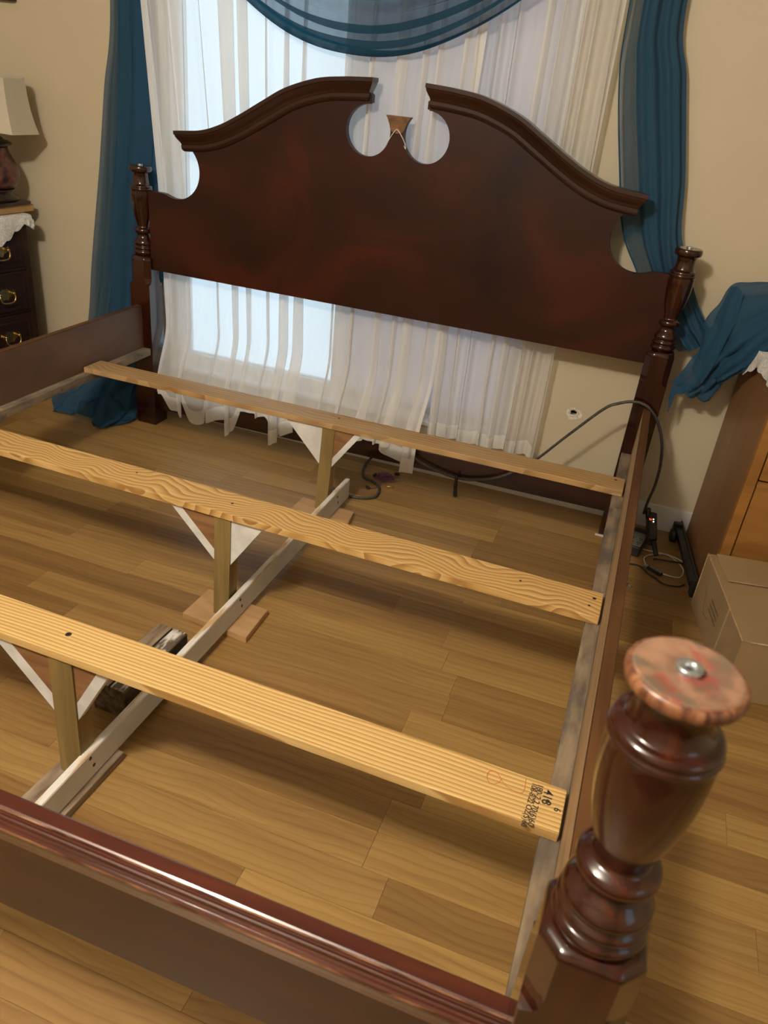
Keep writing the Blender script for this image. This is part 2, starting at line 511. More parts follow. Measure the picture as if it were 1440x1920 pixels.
def patch(guides, nu, nv):
    """guides: list of polylines; returns nu x nv points, smooth both ways"""
    rows = [catmull(g, nv) for g in guides]
    cols = [catmull([r[j] for r in rows], nu) for j in range(nv)]
    return [[cols[j][i] for j in range(nv)] for i in range(nu)]

def displace(P, fn):
    nu, nv = len(P), len(P[0])
    out = []
    for i in range(nu):
        row = []
        for j in range(nv):
            a = P[min(i + 1, nu - 1)][j] - P[max(i - 1, 0)][j]
            b = P[i][min(j + 1, nv - 1)] - P[i][max(j - 1, 0)]
            n = a.cross(b)
            n = n.normalized() if n.length > 1e-9 else Vector((0, -1, 0))
            row.append(P[i][j] + n * fn(i / (nu - 1), j / (nv - 1)))
        out.append(row)
    return out

def ss(a, b, x):
    t = max(0.0, min(1.0, (x - a) / (b - a)))
    return t * t * (3 - 2 * t)

def nz(x, y=0.0, z=0.0):
    return noise.noise(Vector((x, y, z)))

# ------------------------------------------------------------------ room shell
YW = 0.125                                  # face of the wall behind the bed
bm = bmesh.new()
def wall_cells(bm, xs, zs, holes, y0, y1):
    for i in range(len(xs) - 1):
        for j in range(len(zs) - 1):
            cx, cz = (xs[i] + xs[i + 1]) / 2, (zs[j] + zs[j + 1]) / 2
            if not any(h[0] < cx < h[1] and h[2] < cz < h[3] for h in holes):
                box(bm, xs[i], xs[i + 1], y0, y1, zs[j], zs[j + 1])
WX0, WX1, WZ0, WZ1 = -0.93, 0.50, 0.205, 2.05
wall_cells(bm, [-2.6, WX0, WX1, 0.703, 0.729, 2.6], [0, WZ0, 0.349, 0.371, WZ1, 2.45],
           [(WX0, WX1, WZ0, WZ1), (0.703, 0.729, 0.349, 0.371)], YW, YW + 0.14)
bmesh.ops.remove_doubles(bm, verts=bm.verts[:], dist=1e-5)
wall = structure('wall_back', bm, 'wall')
# the broken hole: crumbled plaster rim and a dark pocket behind it
bm = bmesh.new()
ro, ri = [], []
for i in range(28):
    a = 2 * math.pi * i / 28
    k = 1 + 0.32 * nz(math.cos(a) * 1.4 + 3, math.sin(a) * 1.4, 5)
    k2 = 1 + 0.45 * nz(math.cos(a) * 2.1, math.sin(a) * 2.1, 9)
    ro.append((0.718 + 0.026 * k * math.cos(a), YW - 0.0006, 0.358 + 0.023 * k * math.sin(a)))
    ri.append((0.716 + 0.011 * k2 * math.cos(a), YW + 0.004, 0.360 + 0.009 * k2 * math.sin(a)))
mid = [(Vector(a).lerp(Vector(b), 0.4) + Vector((0, -0.003 * random.random() - .001, 0))) for a, b in zip(ro, ri)]
V = [[bm.verts.new(p) for p in ring] for ring in (ro, mid, ri)]
for a, b in zip(V, V[1:]):
    for i in range(28):
        bm.faces.new((a[i], a[(i + 1) % 28], b[(i + 1) % 28], b[i]))
obj('hole_rim', bm, 'plaster', wall, True, 'crumbled white plaster rim of a small hole')
bm = bmesh.new()
box(bm, 0.704, 0.728, YW + 0.03, YW + 0.13, 0.35, 0.37)
obj('hole_pocket', bm, 'dark', wall)

bm = bmesh.new(); box(bm, -2.6, -2.5, -4.4, YW, 0, 2.45); structure('wall_left', bm, 'wall')
bm = bmesh.new()
b2 = bmesh.new()
# unseen opening added in the right wall for a cool highlight on the posts
for (y0, y1, z0, z1) in ((-4.4, -3.35, 0, 2.45), (-2.65, YW, 0, 2.45), (-3.35, -2.65, 0, 1.1), (-3.35, -2.65, 1.95, 2.45)):
    box(bm, 2.5, 2.6, y0, y1, z0, z1)
b2.free()
structure('wall_right', bm, 'wall')
bm = bmesh.new(); box(bm, -2.6, 2.6, -4.5, -4.4, 0, 2.45); structure('wall_front', bm, 'wall')
bm = bmesh.new(); box(bm, -2.6, 2.6, -4.5, YW + 0.14, 2.45, 2.5); structure('ceiling', bm, 'ceiling')

bm = bmesh.new()
prism(bm, [(-2.5, 0), (2.5, 0), (2.5, 0.09), (-2.5, 0.09)], YW - 0.012, YW, bev=0.003)
structure('baseboard_back', bm, 'trim')

# floor: strips of laminate laid along x, each a piece of its own
bm = bmesh.new(); box(bm, -2.6, 2.6, -4.5, YW + 0.14, -0.06, -0.004)
floor = structure('floor', bm, 'gap')
PW = 0.0885
mesh_cache = {}
def plank(x0, x1, y0, y1):
    key = (round(x1 - x0, 2), round(y1 - y0, 4))
    if key not in mesh_cache:
        b = bmesh.new()
        box(b, 0, key[0] - 0.0006, 0, y1 - y0 - 0.0006, -0.006, 0)
        me = bpy.data.meshes.new('plank')
        b.to_mesh(me); b.free()
        me.materials.append(M['plank'])
        mesh_cache[key] = me
    o = bpy.data.objects.new('plank', mesh_cache[key])
    o.location = (x0, y0, 0)
    o.scale = ((x1 - x0) / key[0], 1, 1)
    o.parent = floor
    COL.objects.link(o)
rr = random.Random(11)
known = {-1: 0.64, 0: 0.595, 1: 0.57, 3: 0.57, 6: 0.53, 7: 0.53, 8: 0.575, 9: 0.575, -2: 0.645, -4: 0.64, -5: 0.676, -6: 0.614, -7: 0.614, -3: 1.29}
k = -1
rows = []
y = -0.990
kk = 0
while y < YW:
    rows.append((kk, y, min(y + PW, YW))); y += PW; kk += 1
y = -0.990; kk = -1
while y > -3.0:
    rows.append((kk, y - PW, y)); y -= PW; kk -= 1
for kk, y0, y1 in rows:
    x = known.get(kk, 0.6 + rr.uniform(-0.25, 0.25))
    cuts = [x]
    a = x
    while a < 2.45:
        a += rr.choice((0.72, 0.95, 1.2)); cuts.append(min(a, 2.5))
    a = x
    while a > -2.45:
        a -= rr.choice((0.72, 0.95, 1.2)); cuts.insert(0, max(a, -2.5))
    cuts = sorted(set(cuts))
    for a, b in zip(cuts, cuts[1:]):
        if b - a > 0.03:
            plank(a, b, y0, y1)

# window behind the curtains: frame, mullion, panes, a guessed pale sheet added to dim the right half
bm = bmesh.new()
fy0, fy1 = YW + 0.05, YW + 0.10
t = 0.05
for (x0, x1, z0, z1) in ((WX0, WX0 + t, WZ0, WZ1), (WX1 - t, WX1, WZ0, WZ1), (WX0 + t, WX1 - t, WZ0, WZ0 + t), (WX0 + t, WX1 - t, WZ1 - t, WZ1),
                         (-0.235, -0.175, WZ0 + t, WZ1 - t)):
    box(bm, x0, x1, fy0, fy1, z0, z1, 0.004)
win = structure('window_1', bm, 'vinyl')
for x0, x1 in ((WX0 + t, -0.235), (-0.175, WX1 - t)):
    bm = bmesh.new(); box(bm, x0, x1, fy0 + 0.02, fy0 + 0.025, WZ0 + t, WZ1 - t); obj('pane', bm, 'pane', win)
bm = bmesh.new(); box(bm, -0.18, WX1 - 0.03, fy0 - 0.012, fy0 - 0.009, WZ0 + 0.02, WZ1 - 0.03)
obj('dimming_sheet', bm, 'dim_sheet', win)
bm = bmesh.new(); box(bm, WX0 + 0.001, WX1 - 0.001, YW - 0.012, fy0, WZ0 - 0.012, WZ0 - 0.0005 + 0.006, 0.002)
obj('sill', bm, 'vinyl', win)

# ------------------------------------------------------------------ bed
bed = thing('bed', 'dark cherry king bed frame with arched broken pediment headboard and turned posts', 'bed', (0.0, -1.05, 0))
def bchild(name, bm, mats, parent=None, smooth=False, label=None):
    o = obj(name, bm, mats, parent or bed, smooth, label)
    if parent is None:
        o.matrix_parent_inverse = bed.matrix_basis.inverted() if False else Matrix.Translation((0, 1.05, 0))
    return o

PX, HS = 0.943, 0.0425
def post_bm(cx, cy, ztop=0.973, top_mat=0):
    bm = bmesh.new()
    dz = ztop - 0.973
    prof = [(0.0322, 0.6640), (0.0325, 0.6690), (0.0350, 0.6705), (0.0380, 0.673), (0.0390, 0.6775), (0.0382, 0.682), (0.0350, 0.6848), (0.0328, 0.6865), (0.0355, 0.6885),
            (0.0382, 0.6930), (0.0372, 0.6970), (0.0340, 0.6995), (0.0322, 0.7015), (0.0345, 0.7035), (0.0365, 0.7075), (0.0360, 0.7120), (0.0340, 0.7175), (0.0300, 0.7230), (0.0262, 0.7280),
            (0.0243, 0.7330), (0.0238, 0.7390), (0.0250, 0.7425), (0.0290, 0.7445), (0.0318, 0.7475), (0.0330, 0.7525), (0.0322, 0.7575), (0.0295, 0.7610), (0.0245, 0.7630), (0.0222, 0.7650), (0.0218, 0.7690), (0.0228, 0.7740), (0.0258, 0.7850),
            (0.0298, 0.8000), (0.0336, 0.8180), (0.0364, 0.8380), (0.0380, 0.8560), (0.0387, 0.8720), (0.0386, 0.8840), (0.0380, 0.8910), (0.0382, 0.8925), (0.0396, 0.8940), (0.0400, 0.8965), (0.0393, 0.8985), (0.0380, 0.8995),
            (0.0383, 0.9010), (0.0388, 0.9035), (0.0378, 0.9070), (0.0352, 0.9095), (0.0318, 0.9105), (0.0304, 0.9120), (0.0290, 0.9170), (0.0275, 0.9240), (0.0268, 0.9320), (0.0268, 0.9400), (0.0276, 0.9460), (0.0300, 0.9505), (0.0335, 0.9528),
            (0.0372, 0.9535), (0.0392, 0.9560), (0.0400, 0.9610), (0.0398, 0.9660), (0.0388, 0.9700), (0.0374, 0.9720), (0.0362, 0.9724)]
    kn = [(0, 0), (.0195, .012), (.0625, .046), (.0805, .060), (.208, .178), (.2305, .198), (.2695, .2275), (.2865, .2435), (.302, .2565), (.323, .268), (.410, .345), (.973, ztop)]
    def ZM(z):
        if cy > -1: return z + dz
        d = 0.973 - z
        for (a0, b0), (a1, b1) in zip(kn, kn[1:]):
            if d <= a1: return ztop - (b0 + (b1 - b0) * (d - a0) / (a1 - a0))
        return 0.0
    lathe(bm, [(r, ZM(z)) for r, z in prof], cx, cy, 56, caps=False)
    if cy < -1 and cx > 0:
        for f in bm.faces:
            if f.calc_center_median().z > ZM(0.9537): f.material_index = 1
    # square block: chamfered above, lamb's tongue at 0.57, square below
    c = HS
    def octo(ch, z, mix=1.0, r0=0.0325):
        s_ = c
        cr = [(-s_ + ch, -s_), (s_ - ch, -s_), (s_, -s_ + ch), (s_, s_ - ch), (s_ - ch, s_), (-s_ + ch, s_), (-s_, s_ - ch), (-s_, -s_ + ch)]
        out = []
        for i in range(8):
            (x0, y0), (x1, y1) = cr[i], cr[(i + 1) % 8]
            for k in range(6):
                x, y = x0 + (x1 - x0) * k / 6, y0 + (y1 - y0) * k / 6
                r_ = math.hypot(x, y)
                q = (r0 + (r_ - r0) * mix) / r_
                out.append(bm.verts.new((cx + x * q, cy + y * q, ZM(z))))
        return out
    lv = [octo(0.0015, 0.0 if cy < -1 else -dz), octo(0.0015, 0.562), octo(0.006, 0.563), octo(0.0125, 0.567), octo(0.0165, 0.574), octo(0.0185, 0.586), octo(0.0185, 0.648)]
    nflat = len(lv) - 1
    for t_ in (0.85, 0.65, 0.45, 0.25, 0.1, 0.0):
        lv.append(octo(0.0185, 0.667 - 0.017 * t_, math.sqrt(max(0, 1 - (1 - t_) ** 2))))
    for q, (a, b) in enumerate(zip(lv, lv[1:])):
        for i in range(48):
            f = bm.faces.new((a[i], a[(i + 1) % 48], b[(i + 1) % 48], b[i]))
            f.smooth = q >= nflat
    bm.faces.new(lv[0]); bm.faces.new(lv[-1])
    return bm

def bolt_bm(cx, cy, z):
    bm = bmesh.new()
    lathe(bm, [(0.0085, z - 0.004), (0.0090, z + 0.0003), (0.0086, z + 0.0010), (0.0050, z + 0.0012), (0.0036, z + 0.0002), (0.0034, z - 0.003)], cx, cy, 20, caps=False)
    lathe(bm, [(0.0034, z - 0.003), (0.0001, z - 0.003)], cx, cy, 20, mat=1, caps=False)
    return bm

post_list = [(-PX, 0.0, 0.973), (PX, 0.0, 0.973), (-PX, -2.10, 0.9875), (PX, -2.10, 0.9875)]
for i, (cx, cy, zt) in enumerate(post_list):
    po = bchild('bed_post', post_bm(cx, cy, zt), ['cherry_post', 'worn_rim'], None, False)
    bm = bmesh.new()
    dz = zt - 0.973
    lathe(bm, [(0.0365, 0.9722 + dz), (0.0352, 0.9730 + dz), (0.0340, 0.9732 + dz), (0.033, 0.9731 + dz), (0.0001, 0.9731 + dz)], cx, cy, 48, caps=False)
    bchild('post_top', bm, 'worn_top' if i == 3 else 'cherry_post', po, True, 'worn bare top with red paint stains' if i == 3 else None)
    bchild('threaded_insert', bolt_bm(cx, cy, 0.9763 + dz), ['zinc', 'dark'], po, True, 'silver threaded insert')

# headboard panel outline (right half), mirrored about x = 0.008
X0 = 0.008
rt = []
def arc(cx, cz, r, a0, a1, n):
    return [(cx + r * math.cos(R(a0 + (a1 - a0) * i / n)), cz + r * math.sin(R(a0 + (a1 - a0) * i / n))) for i in range(n + 1)]
half = [(0.0, 1.226), (0.041, 1.226)]
half += arc(0.096, 1.176, 0.0745, 138, 450, 40)[1:]          # ring cut-out, open to the gap above
half += [(0.097, 1.2535), (0.0905, 1.2535), (0.0905, 1.275)]
bot = [(0.100, 1.262), (0.233, 1.247), (0.293, 1.233), (0.385, 1.193), (0.480, 1.146), (0.519, 1.116), (0.599, 1.077), (0.654, 1.061), (0.762, 1.050)]
half += [(x, z + 0.02) for x, z in [(p.x, p.z) for p in catmull([(x, 0, z) for x, z in bot], 30)]]
half += [(0.764, 1.050)]
half += arc(0.800, 0.977, 0.0965, 130, 270, 26)
half += [(0.815, 0.8815), (0.832, 0.886), (0.846, 0.8915), (0.862, 0.893), (PX - X0 - 0.02, 0.893), (PX - X0 - 0.02, 0.617), (0.0, 0.617)]
pts = [(X0 + x, z) for x, z in half] + [(X0 - x, z) for x, z in half[::-1] if x > 0]
bm = bmesh.new()
prism(bm, pts, -0.012, 0.012, bev=0.0012)
hb = bchild('headboard_panel', bm, 'cherry_panel')
bm = bmesh.new()
# worn bare seat between the two rings where a finial once stood
prism(bm, [(X0 + x, z) for x, z in ((-0.0405, 1.2262), (0.0405, 1.2262), (0.0330, 1.2145), (0.0265, 1.200), (0.0236, 1.190), (0.017, 1.181), (0, 1.177), (-0.017, 1.181), (-0.0236, 1.190), (-0.0265, 1.200), (-0.0330, 1.2145))], -0.0132, -0.0115)
bchild('finial_seat', bm, 'raw_end', hb, False, 'bare brown wood seat where finial is missing')

# crown moulding along each half of the arch, returned at both ends
prof = [(0.000, 0.0270), (0.0115, 0.0270), (0.0130, 0.0245), (0.018, 0.0235), (0.027, 0.0185), (0.036, 0.0125), (0.043, 0.0095), (0.0445, 0.0110), (0.054, 0.0110), (0.059, 0.0095), (0.064, 0.0050), (0.0655, 0.0)]
top = [(0.084, 1.3225), (0.177, 1.3165), (0.270, 1.3035), (0.375, 1.268), (0.455, 1.2235), (0.537, 1.1755), (0.610, 1.138), (0.685, 1.1135), (0.787, 1.102)]
for s in (-1, 1):
    path = catmull([(x, 0, z) for x, z in top], 44)
    nrm = []
    for i, p in enumerate(path):
        tn = (path[min(i + 1, 43)] - path[max(i - 1, 0)]).normalized()
        nrm.append(Vector((tn.z, 0, -tn.x)))
    t0 = (path[1] - path[0]).normalized(); t1 = (path[-1] - path[-2]).normalized()
    bm = bmesh.new()
    cols = []
    def colm(base, n, tvec, ext, yback):
        out = []
        for d, pr in prof:
            q = base + n * d + tvec * (ext * (pr - 0.027))
            y = 0.0125 if yback else -0.012 - pr
            out.append(bm.verts.new((X0 + s * q.x, y, q.z)))
        return out
    cols.append(colm(path[0], nrm[0], -t0, 1.0, True))
    cols.append(colm(path[0], nrm[0], -t0, 1.0, False))
    for i in range(2, 42):
        cols.append(colm(path[i], nrm[i], t0, 0.0, False))
    cols.append(colm(path[-1], nrm[-1], t1, 1.0, False))
    cols.append(colm(path[-1], nrm[-1], t1, 1.0, True))
    for a, b in zip(cols, cols[1:]):
        for k in range(len(prof) - 1):
            bm.faces.new((a[k], a[k + 1], b[k + 1], b[k]))
    # top face closes to the back
    back = [bm.verts.new((c[0].co.x, 0.0125, c[0].co.z)) for c in cols[1:-1]]
    back = [cols[0][0]] + back + [cols[-1][0]]
    for i in range(1, len(cols) - 2):
        bm.faces.new((cols[i][0], cols[i + 1][0], back[i + 1], back[i]))
    bm.faces.new((cols[0][0], cols[1][0], back[1])); bm.faces.new((cols[-1][0], cols[-2][0], back[-2]))
    bb2 = [bm.verts.new((c[-1].co.x, 0.0125, c[-1].co.z)) for c in cols[1:-1]]
    for i in range(len(back) - 2):
        if i + 1 < len(bb2):
            bm.faces.new((back[i + 1], back[i + 2] if i + 2 < len(back) - 1 else back[-2], bb2[i + 1], bb2[i])) if i + 2 < len(back) - 1 else None
    bmesh.ops.remove_doubles(bm, verts=bm.verts[:], dist=1e-6)
    bchild('crown_moulding', bm, 'cherry', hb)

# lower headboard rail between the posts
bm = bmesh.new()
box(bm, -PX + HS - 0.005, PX - HS + 0.005, -0.012, 0.012, 0.066, 0.139, 0.002)
for v in bm.verts:
    v.co.z += 0.012 * (v.co.x + 0.3)
bchild('headboard_rail', bm, 'cherry')

# side rails with ledger strips
XI, XO, ZR, ZL = 0.937, 0.9605, 0.4845, 0.321
for s in (-1, 1):
    bm = bmesh.new()
    a, b = sorted((s * XI, s * XO))
    box(bm, a, b, -2.060, -HS, 0.290, ZR, 0.0015)
    for f in bm.faces:
        c = f.calc_center_median()
        if abs(c.x - s * XI) < 1e-4 and abs(f.normal.z if f.normal.length else 0) < 0.5:
            f.material_index = 1
        elif abs(c.z - ZR) < 1e-4:
            f.material_index = 2
    rl = bchild('side_rail', bm, ['cherry', 'rail_raw' if s > 0 else 'rail_in', 'rail_top'])
    segs = ((-2.058, -0.80), (-0.798, -0.044)) if s < 0 else ((-2.058, -0.48), (-0.478, -0.044))
    for j, (y0, y1) in enumerate(segs):
        bm = bmesh.new()
        a, b = sorted((s * (XI - 0.0315), s * (XI - 0.0002)))
        box(bm, a, b, y0, y1, ZL - 0.026 - (0.006 if (s < 0 and j == 0) else 0), ZL, 0.001)
        bchild('ledger', bm, 'ledger', rl)
    for yy in (-0.10, -0.55, -0.90, -1.45):
        bm = bmesh.new()
        xx = s * (XI - 0.0317)
        b2 = bmesh.new()
        lathe(b2, [(0.0036, 0), (0.0034, 0.0008), (0.0015, 0.0004), (0.0001, 0.0003)], 0, 0, 10)
        merge(bm, b2, 0, Matrix.Translation((xx, yy, ZL - 0.013)) @ Matrix.Rotation(-s * math.pi / 2, 4, 'Y'))
        bchild('screw', bm, 'screw', rl)

# footboard: panel with a stepped moulded cap
bm = bmesh.new()
box(bm, -PX + HS - 0.004, PX - HS + 0.004, -2.0855, -2.064, 0.330, 0.485, 0.0015)
fb = bchild('footboard', bm, 'cherry')
cap = [(-2.0595, 0.470), (-2.0595, 0.5165), (-2.0605, 0.5200), (-2.0630, 0.5215), (-2.0790, 0.5215), (-2.0810, 0.5205), (-2.0818, 0.5180), (-2.0812, 0.5155), (-2.0828, 0.5135),
       (-2.0850, 0.5140), (-2.0868, 0.5128), (-2.0872, 0.5095), (-2.0866, 0.5070), (-2.0885, 0.5050), (-2.0915, 0.5050), (-2.0935, 0.5030), (-2.0940, 0.4990), (-2.0925, 0.4950), (-2.0905, 0.4890), (-2.0885, 0.4800), (-2.0870, 0.4700)]
bm = bmesh.new()
xa, xb = -PX + HS - 0.004, PX - HS + 0.004
va = [bm.verts.new((xa, y, z)) for y, z in cap]; vb = [bm.verts.new((xb, y, z)) for y, z in cap]
for i in range(len(cap)):
    j = (i + 1) % len(cap)
    f = bm.faces.new((va[i], va[j], vb[j], vb[i]))
    if i in (5, 15):
        f.material_index = 1
bm.faces.new(va); bm.faces.new(vb)
bchild('footboard_cap', bm, ['cherry_cap', 'worn_edge'], fb)

# ------------------------------------------------------------------ slats with centre legs, all fixed to the white stretcher
sl = thing('slat_support', 'three pine bed slats on short centre legs tied by white stretcher board', 'slats', (0, -1.0, 0))
OFF = Matrix.Translation((0, 1.0, 0))
def schild(name, bm, mats, parent=None, smooth=False, label=None):
    o = obj(name, bm, mats, parent or sl, smooth, label)
    if parent is None:
        o.matrix_parent_inverse = OFF
    return o
TH = 0.019
slat_defs = [  # far edge left y, far edge right y, width, material, label
    (-0.309, -0.300, 0.093, 'pine_a', 'grey-brown weathered slat nearest headboard', -0.378),
    (-0.952, -0.973, 0.105, 'pine_b', 'wavy-grained yellow pine middle slat', -1.046),
    (-1.560, -1.589, 0.092, 'pine_c', 'pale straight-grained slat nearest footboard', -1.655)]
def slat_bm(yl, yr, w, xl=-0.933, xr=0.9315):
    bm = bmesh.new()
    z0, z1 = ZL + 0.0003, ZL + TH
    n = 24
    b = bmesh.new()
    lo, hi = [], []
    ring = []
    for i in range(n + 1):
        x = xl + (xr - xl) * i / n
        y = yl + (yr - yl) * i / n
        wob = 0.0006 * nz(x * 6, w * 30)
        ring.append([b.verts.new(p) for p in ((x, y + wob, z0), (x, y + wob, z1), (x, y - w + wob, z1), (x, y - w + wob, z0))])
    for a, c in zip(ring, ring[1:]):
        for k in range(4):
            b.faces.new((a[k], a[(k + 1) % 4], c[(k + 1) % 4], c[k]))
    b.faces.new(ring[0]); b.faces.new(ring[-1])
    bmesh.ops.recalc_face_normals(b, faces=b.faces[:])
    ed = [e for e in b.edges if e.calc_face_angle(0) > 1.0]
    bmesh.ops.bevel(b, geom=ed, offset=0.0016, segments=2, profile=0.5, affect='EDGES')
    merge(bm, b)
    return bm
def flat_text(name, body, size, mat, loc, rot, parent, mk, ext=0.0002):
    cu = bpy.data.curves.new(name, 'FONT')
    cu.body = body
    cu.size = size
    cu.extrude = ext
    cu.offset = size * 0.012
    to = bpy.data.objects.new(name, cu)
    COL.objects.link(to)
    dg = bpy.context.evaluated_depsgraph_get()
    me = bpy.data.meshes.new_from_object(to.evaluated_get(dg))
    bpy.data.objects.remove(to)
    b = bmesh.new(); b.from_mesh(me)
    xf = Matrix.Translation(loc) @ rot
    for v in b.verts:
        v.co = xf @ v.co
    bpy.data.meshes.remove(me)
    return mk(name, b, mat, parent)

def disc_bm(x, y, z, r, h=0.0006):
    bm = bmesh.new()
    lathe(bm, [(r, z), (r, z + h), (r * 0.5, z + h * 0.6), (r * 0.05, z + h * 0.3)], x, y, 12)
    return bm

for idx, (yl, yr, w, mat, lab, ylf) in enumerate(slat_defs):
    so = schild('slat', slat_bm(yl, yr, w), mat, None, False, lab)
    yc = (yl + yr) / 2
    yf = yc - w + 0.004                        # front of the leg lies near the slat's front edge
    yb = yf + 0.042
    # leg, a little out of plumb
    bm = bmesh.new()
    ztop, zbot = ZL - 0.0005, 0.0202
    lx = (-0.0215, -0.0225, -0.0205)[idx]
    wd = (0.043, 0.045, 0.052)[idx]
    dx = (-0.010, -0.006, -0.006)[idx]
    b = bmesh.new()
    vv = []
    for (z, d) in ((zbot, dx), (ztop, 0)):
        vv.append([b.verts.new(p) for p in ((lx + d, yf, z), (lx + wd + d, yf, z), (lx + wd + d, yb, z), (lx + d, yb, z))])
    for k in range(4):
        f = b.faces.new((vv[0][k], vv[0][(k + 1) % 4], vv[1][(k + 1) % 4], vv[1][k]))
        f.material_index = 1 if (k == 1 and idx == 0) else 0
    b.faces.new(vv[0]); b.faces.new(vv[1])
    merge(bm, b, None)
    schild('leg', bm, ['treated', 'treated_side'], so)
    # gussets
    for s in (-1, 1):
        xin = lx - 0.0004 if s < 0 else lx + wd + 0.0004
        xout = -0.152 if s < 0 else 0.112
        zlow = 0.186 - (0.010 if idx == 2 else 0)
        g_y0, g_y1 = yf + 0.004, yf + 0.024
        white_face = (idx == 0 and s < 0) or (idx == 1 and s > 0)
        bm = bmesh.new()
        zt2 = ZL - 0.0008
        dxl = dx * (zt2 - zlow) / (ztop - zbot)
        A_, B_, C_ = (xout, zt2), (xin, zt2), (xin + dxl, zlow)
        # inner strip line parallel to the hypotenuse
        fr = 0.30 if idx == 2 else 0.24
        A2 = (A_[0] + (B_[0] - A_[0]) * fr, zt2); C2 = (C_[0] + (B_[0] - C_[0]) * fr, C_[1] + (B_[1] - C_[1]) * fr)
        P3 = lambda q, yy: bm.verts.new((q[0], yy, q[1]))
        f_a, f_b, f_c, f_a2, f_c2 = [P3(q, g_y0) for q in (A_, B_, C_, A2, C2)]
        k_a, k_b, k_c = [P3(q, g_y1) for q in (A_, B_, C_)]
        fs = [(bm.faces.new((f_a, f_a2, f_c2, f_c)), 1), (bm.faces.new((f_a2, f_b, f_c2)), 1 if white_face else 0),
              (bm.faces.new((k_a, k_b, k_c)), 0), (bm.faces.new((f_a, f_c, k_c, k_a)), 1),
              (bm.faces.new((f_a, f_a2, f_b, k_b, k_a)), 0), (bm.faces.new((f_b, f_c2, f_c, k_c, k_b)), 0)]
        for f, mi in fs:
            f.material_index = mi
        schild('gusset', bm, ['gusset', 'white_paint'], so, False, 'white painted triangular brace' if white_face else None)
    # screws
    ymid = lambda x, t: (yl + (yr - yl) * (x + 0.93) / 1.86) - w * t
    holes = {0: [(0.905, 0.25, .004), (0.012, 0.35, .0035)], 1: [(0.913, 0.30, .0042), (0.905, 0.62, .003), (0.745, 0.4, .003), (0.0, 0.5, .0035), (-0.30, .30, .003)], 2: [(0.905, 0.40, .0035), (-0.01, 0.45, .006)]}[idx]
    for hx, t_, r_ in holes:
        schild('screw', disc_bm(hx, ymid(hx, t_), ZL + TH + 0.0001, r_), 'screw', so)

# ink stamp, crayon loop on the front slat
slat3 = [o for o in sl.children if o.name.startswith('slat')][-1]
ztop = ZL + TH + 0.0002
rotz = lambda a: Matrix.Rotation(R(a), 4, 'Z')
flat_text('stamp_print', '418', 0.021, 'ink', (0.897, -1.602, ztop), rotz(-91), slat3, schild)
flat_text('stamp_print', '180-2.2.70(6)60', 0.0138, 'ink', (0.885, -1.596, ztop), rotz(-91), slat3, schild)
flat_text('stamp_print', '108-8.22 OZ(5)68', 0.0125, 'ink', (0.876, -1.597, ztop), rotz(-91), slat3, schild)
flat_text('stamp_print', '6', 0.016, 'ink', (0.917, -1.632, ztop), rotz(-91), slat3, schild)
bm = bmesh.new()
tube(bm, [(0.865, -1.595, ztop), (0.866, -1.622, ztop), (0.855, -1.628, ztop), (0.836, -1.622, ztop), (0.824, -1.608, ztop), (0.815, -1.600, ztop), (0.805, -1.606, ztop), (0.806, -1.622, ztop), (0.815, -1.628, ztop), (0.824, -1.622, ztop), (0.828, -1.612, ztop)], 0.0006, 60, 4)
schild('crayon_loop', bm, 'crayon', slat3, False, 'faint orange crayon loop')

# stretcher
bm = bmesh.new()
b = bmesh.new()
xs0, xs1 = 0.0245, 0.0405
ring = []
n = 40
for i in range(n + 1):
    t_ = i / n
    y = -0.262 + (-1.800 + 0.262) * t_
    zt2 = 0.092 - 0.010 * t_ + 0.0012 * nz(y * 9, 2)
    ring.append([b.verts.new(p) for p in ((xs0, y, 0.0215), (xs0, y, zt2), (xs0 + 0.0055, y, zt2 + 0.0012), (xs1 - 0.0015, y, zt2), (xs1, y, zt2 - 0.003), (xs1, y, 0.0215))])
for a, c in zip(ring, ring[1:]):
    for k in range(6):
        f = b.faces.new((a[k], a[(k + 1) % 6], c[(k + 1) % 6], c[k]))
        f.material_index = 1 if k in (1, 2, 3) else 0
b.faces.new(ring[0]); b.faces.new(ring[-1])
merge(bm, b, None)
st = schild('stretcher', bm, ['stretcher', 'chipped'], None, False, 'white painted board on edge, chipped along its top')
for yy in (-0.372, -1.042, -1.652):
    for k, dz in enumerate((0.072, 0.047)):
        b2 = bmesh.new(); bm = bmesh.new()
        lathe(b2, [(0.0042, 0), (0.0040, 0.0008), (0.0015, 0.0004), (0.0001, 0.0003)], 0, 0, 12)
        merge(bm, b2, 0, Matrix.Translation((xs1 + 0.0001, yy + k * 0.008, dz)) @ Matrix.Rotation(math.pi / 2, 4, 'Y'))
        schild('screw', bm, 'screw', st)

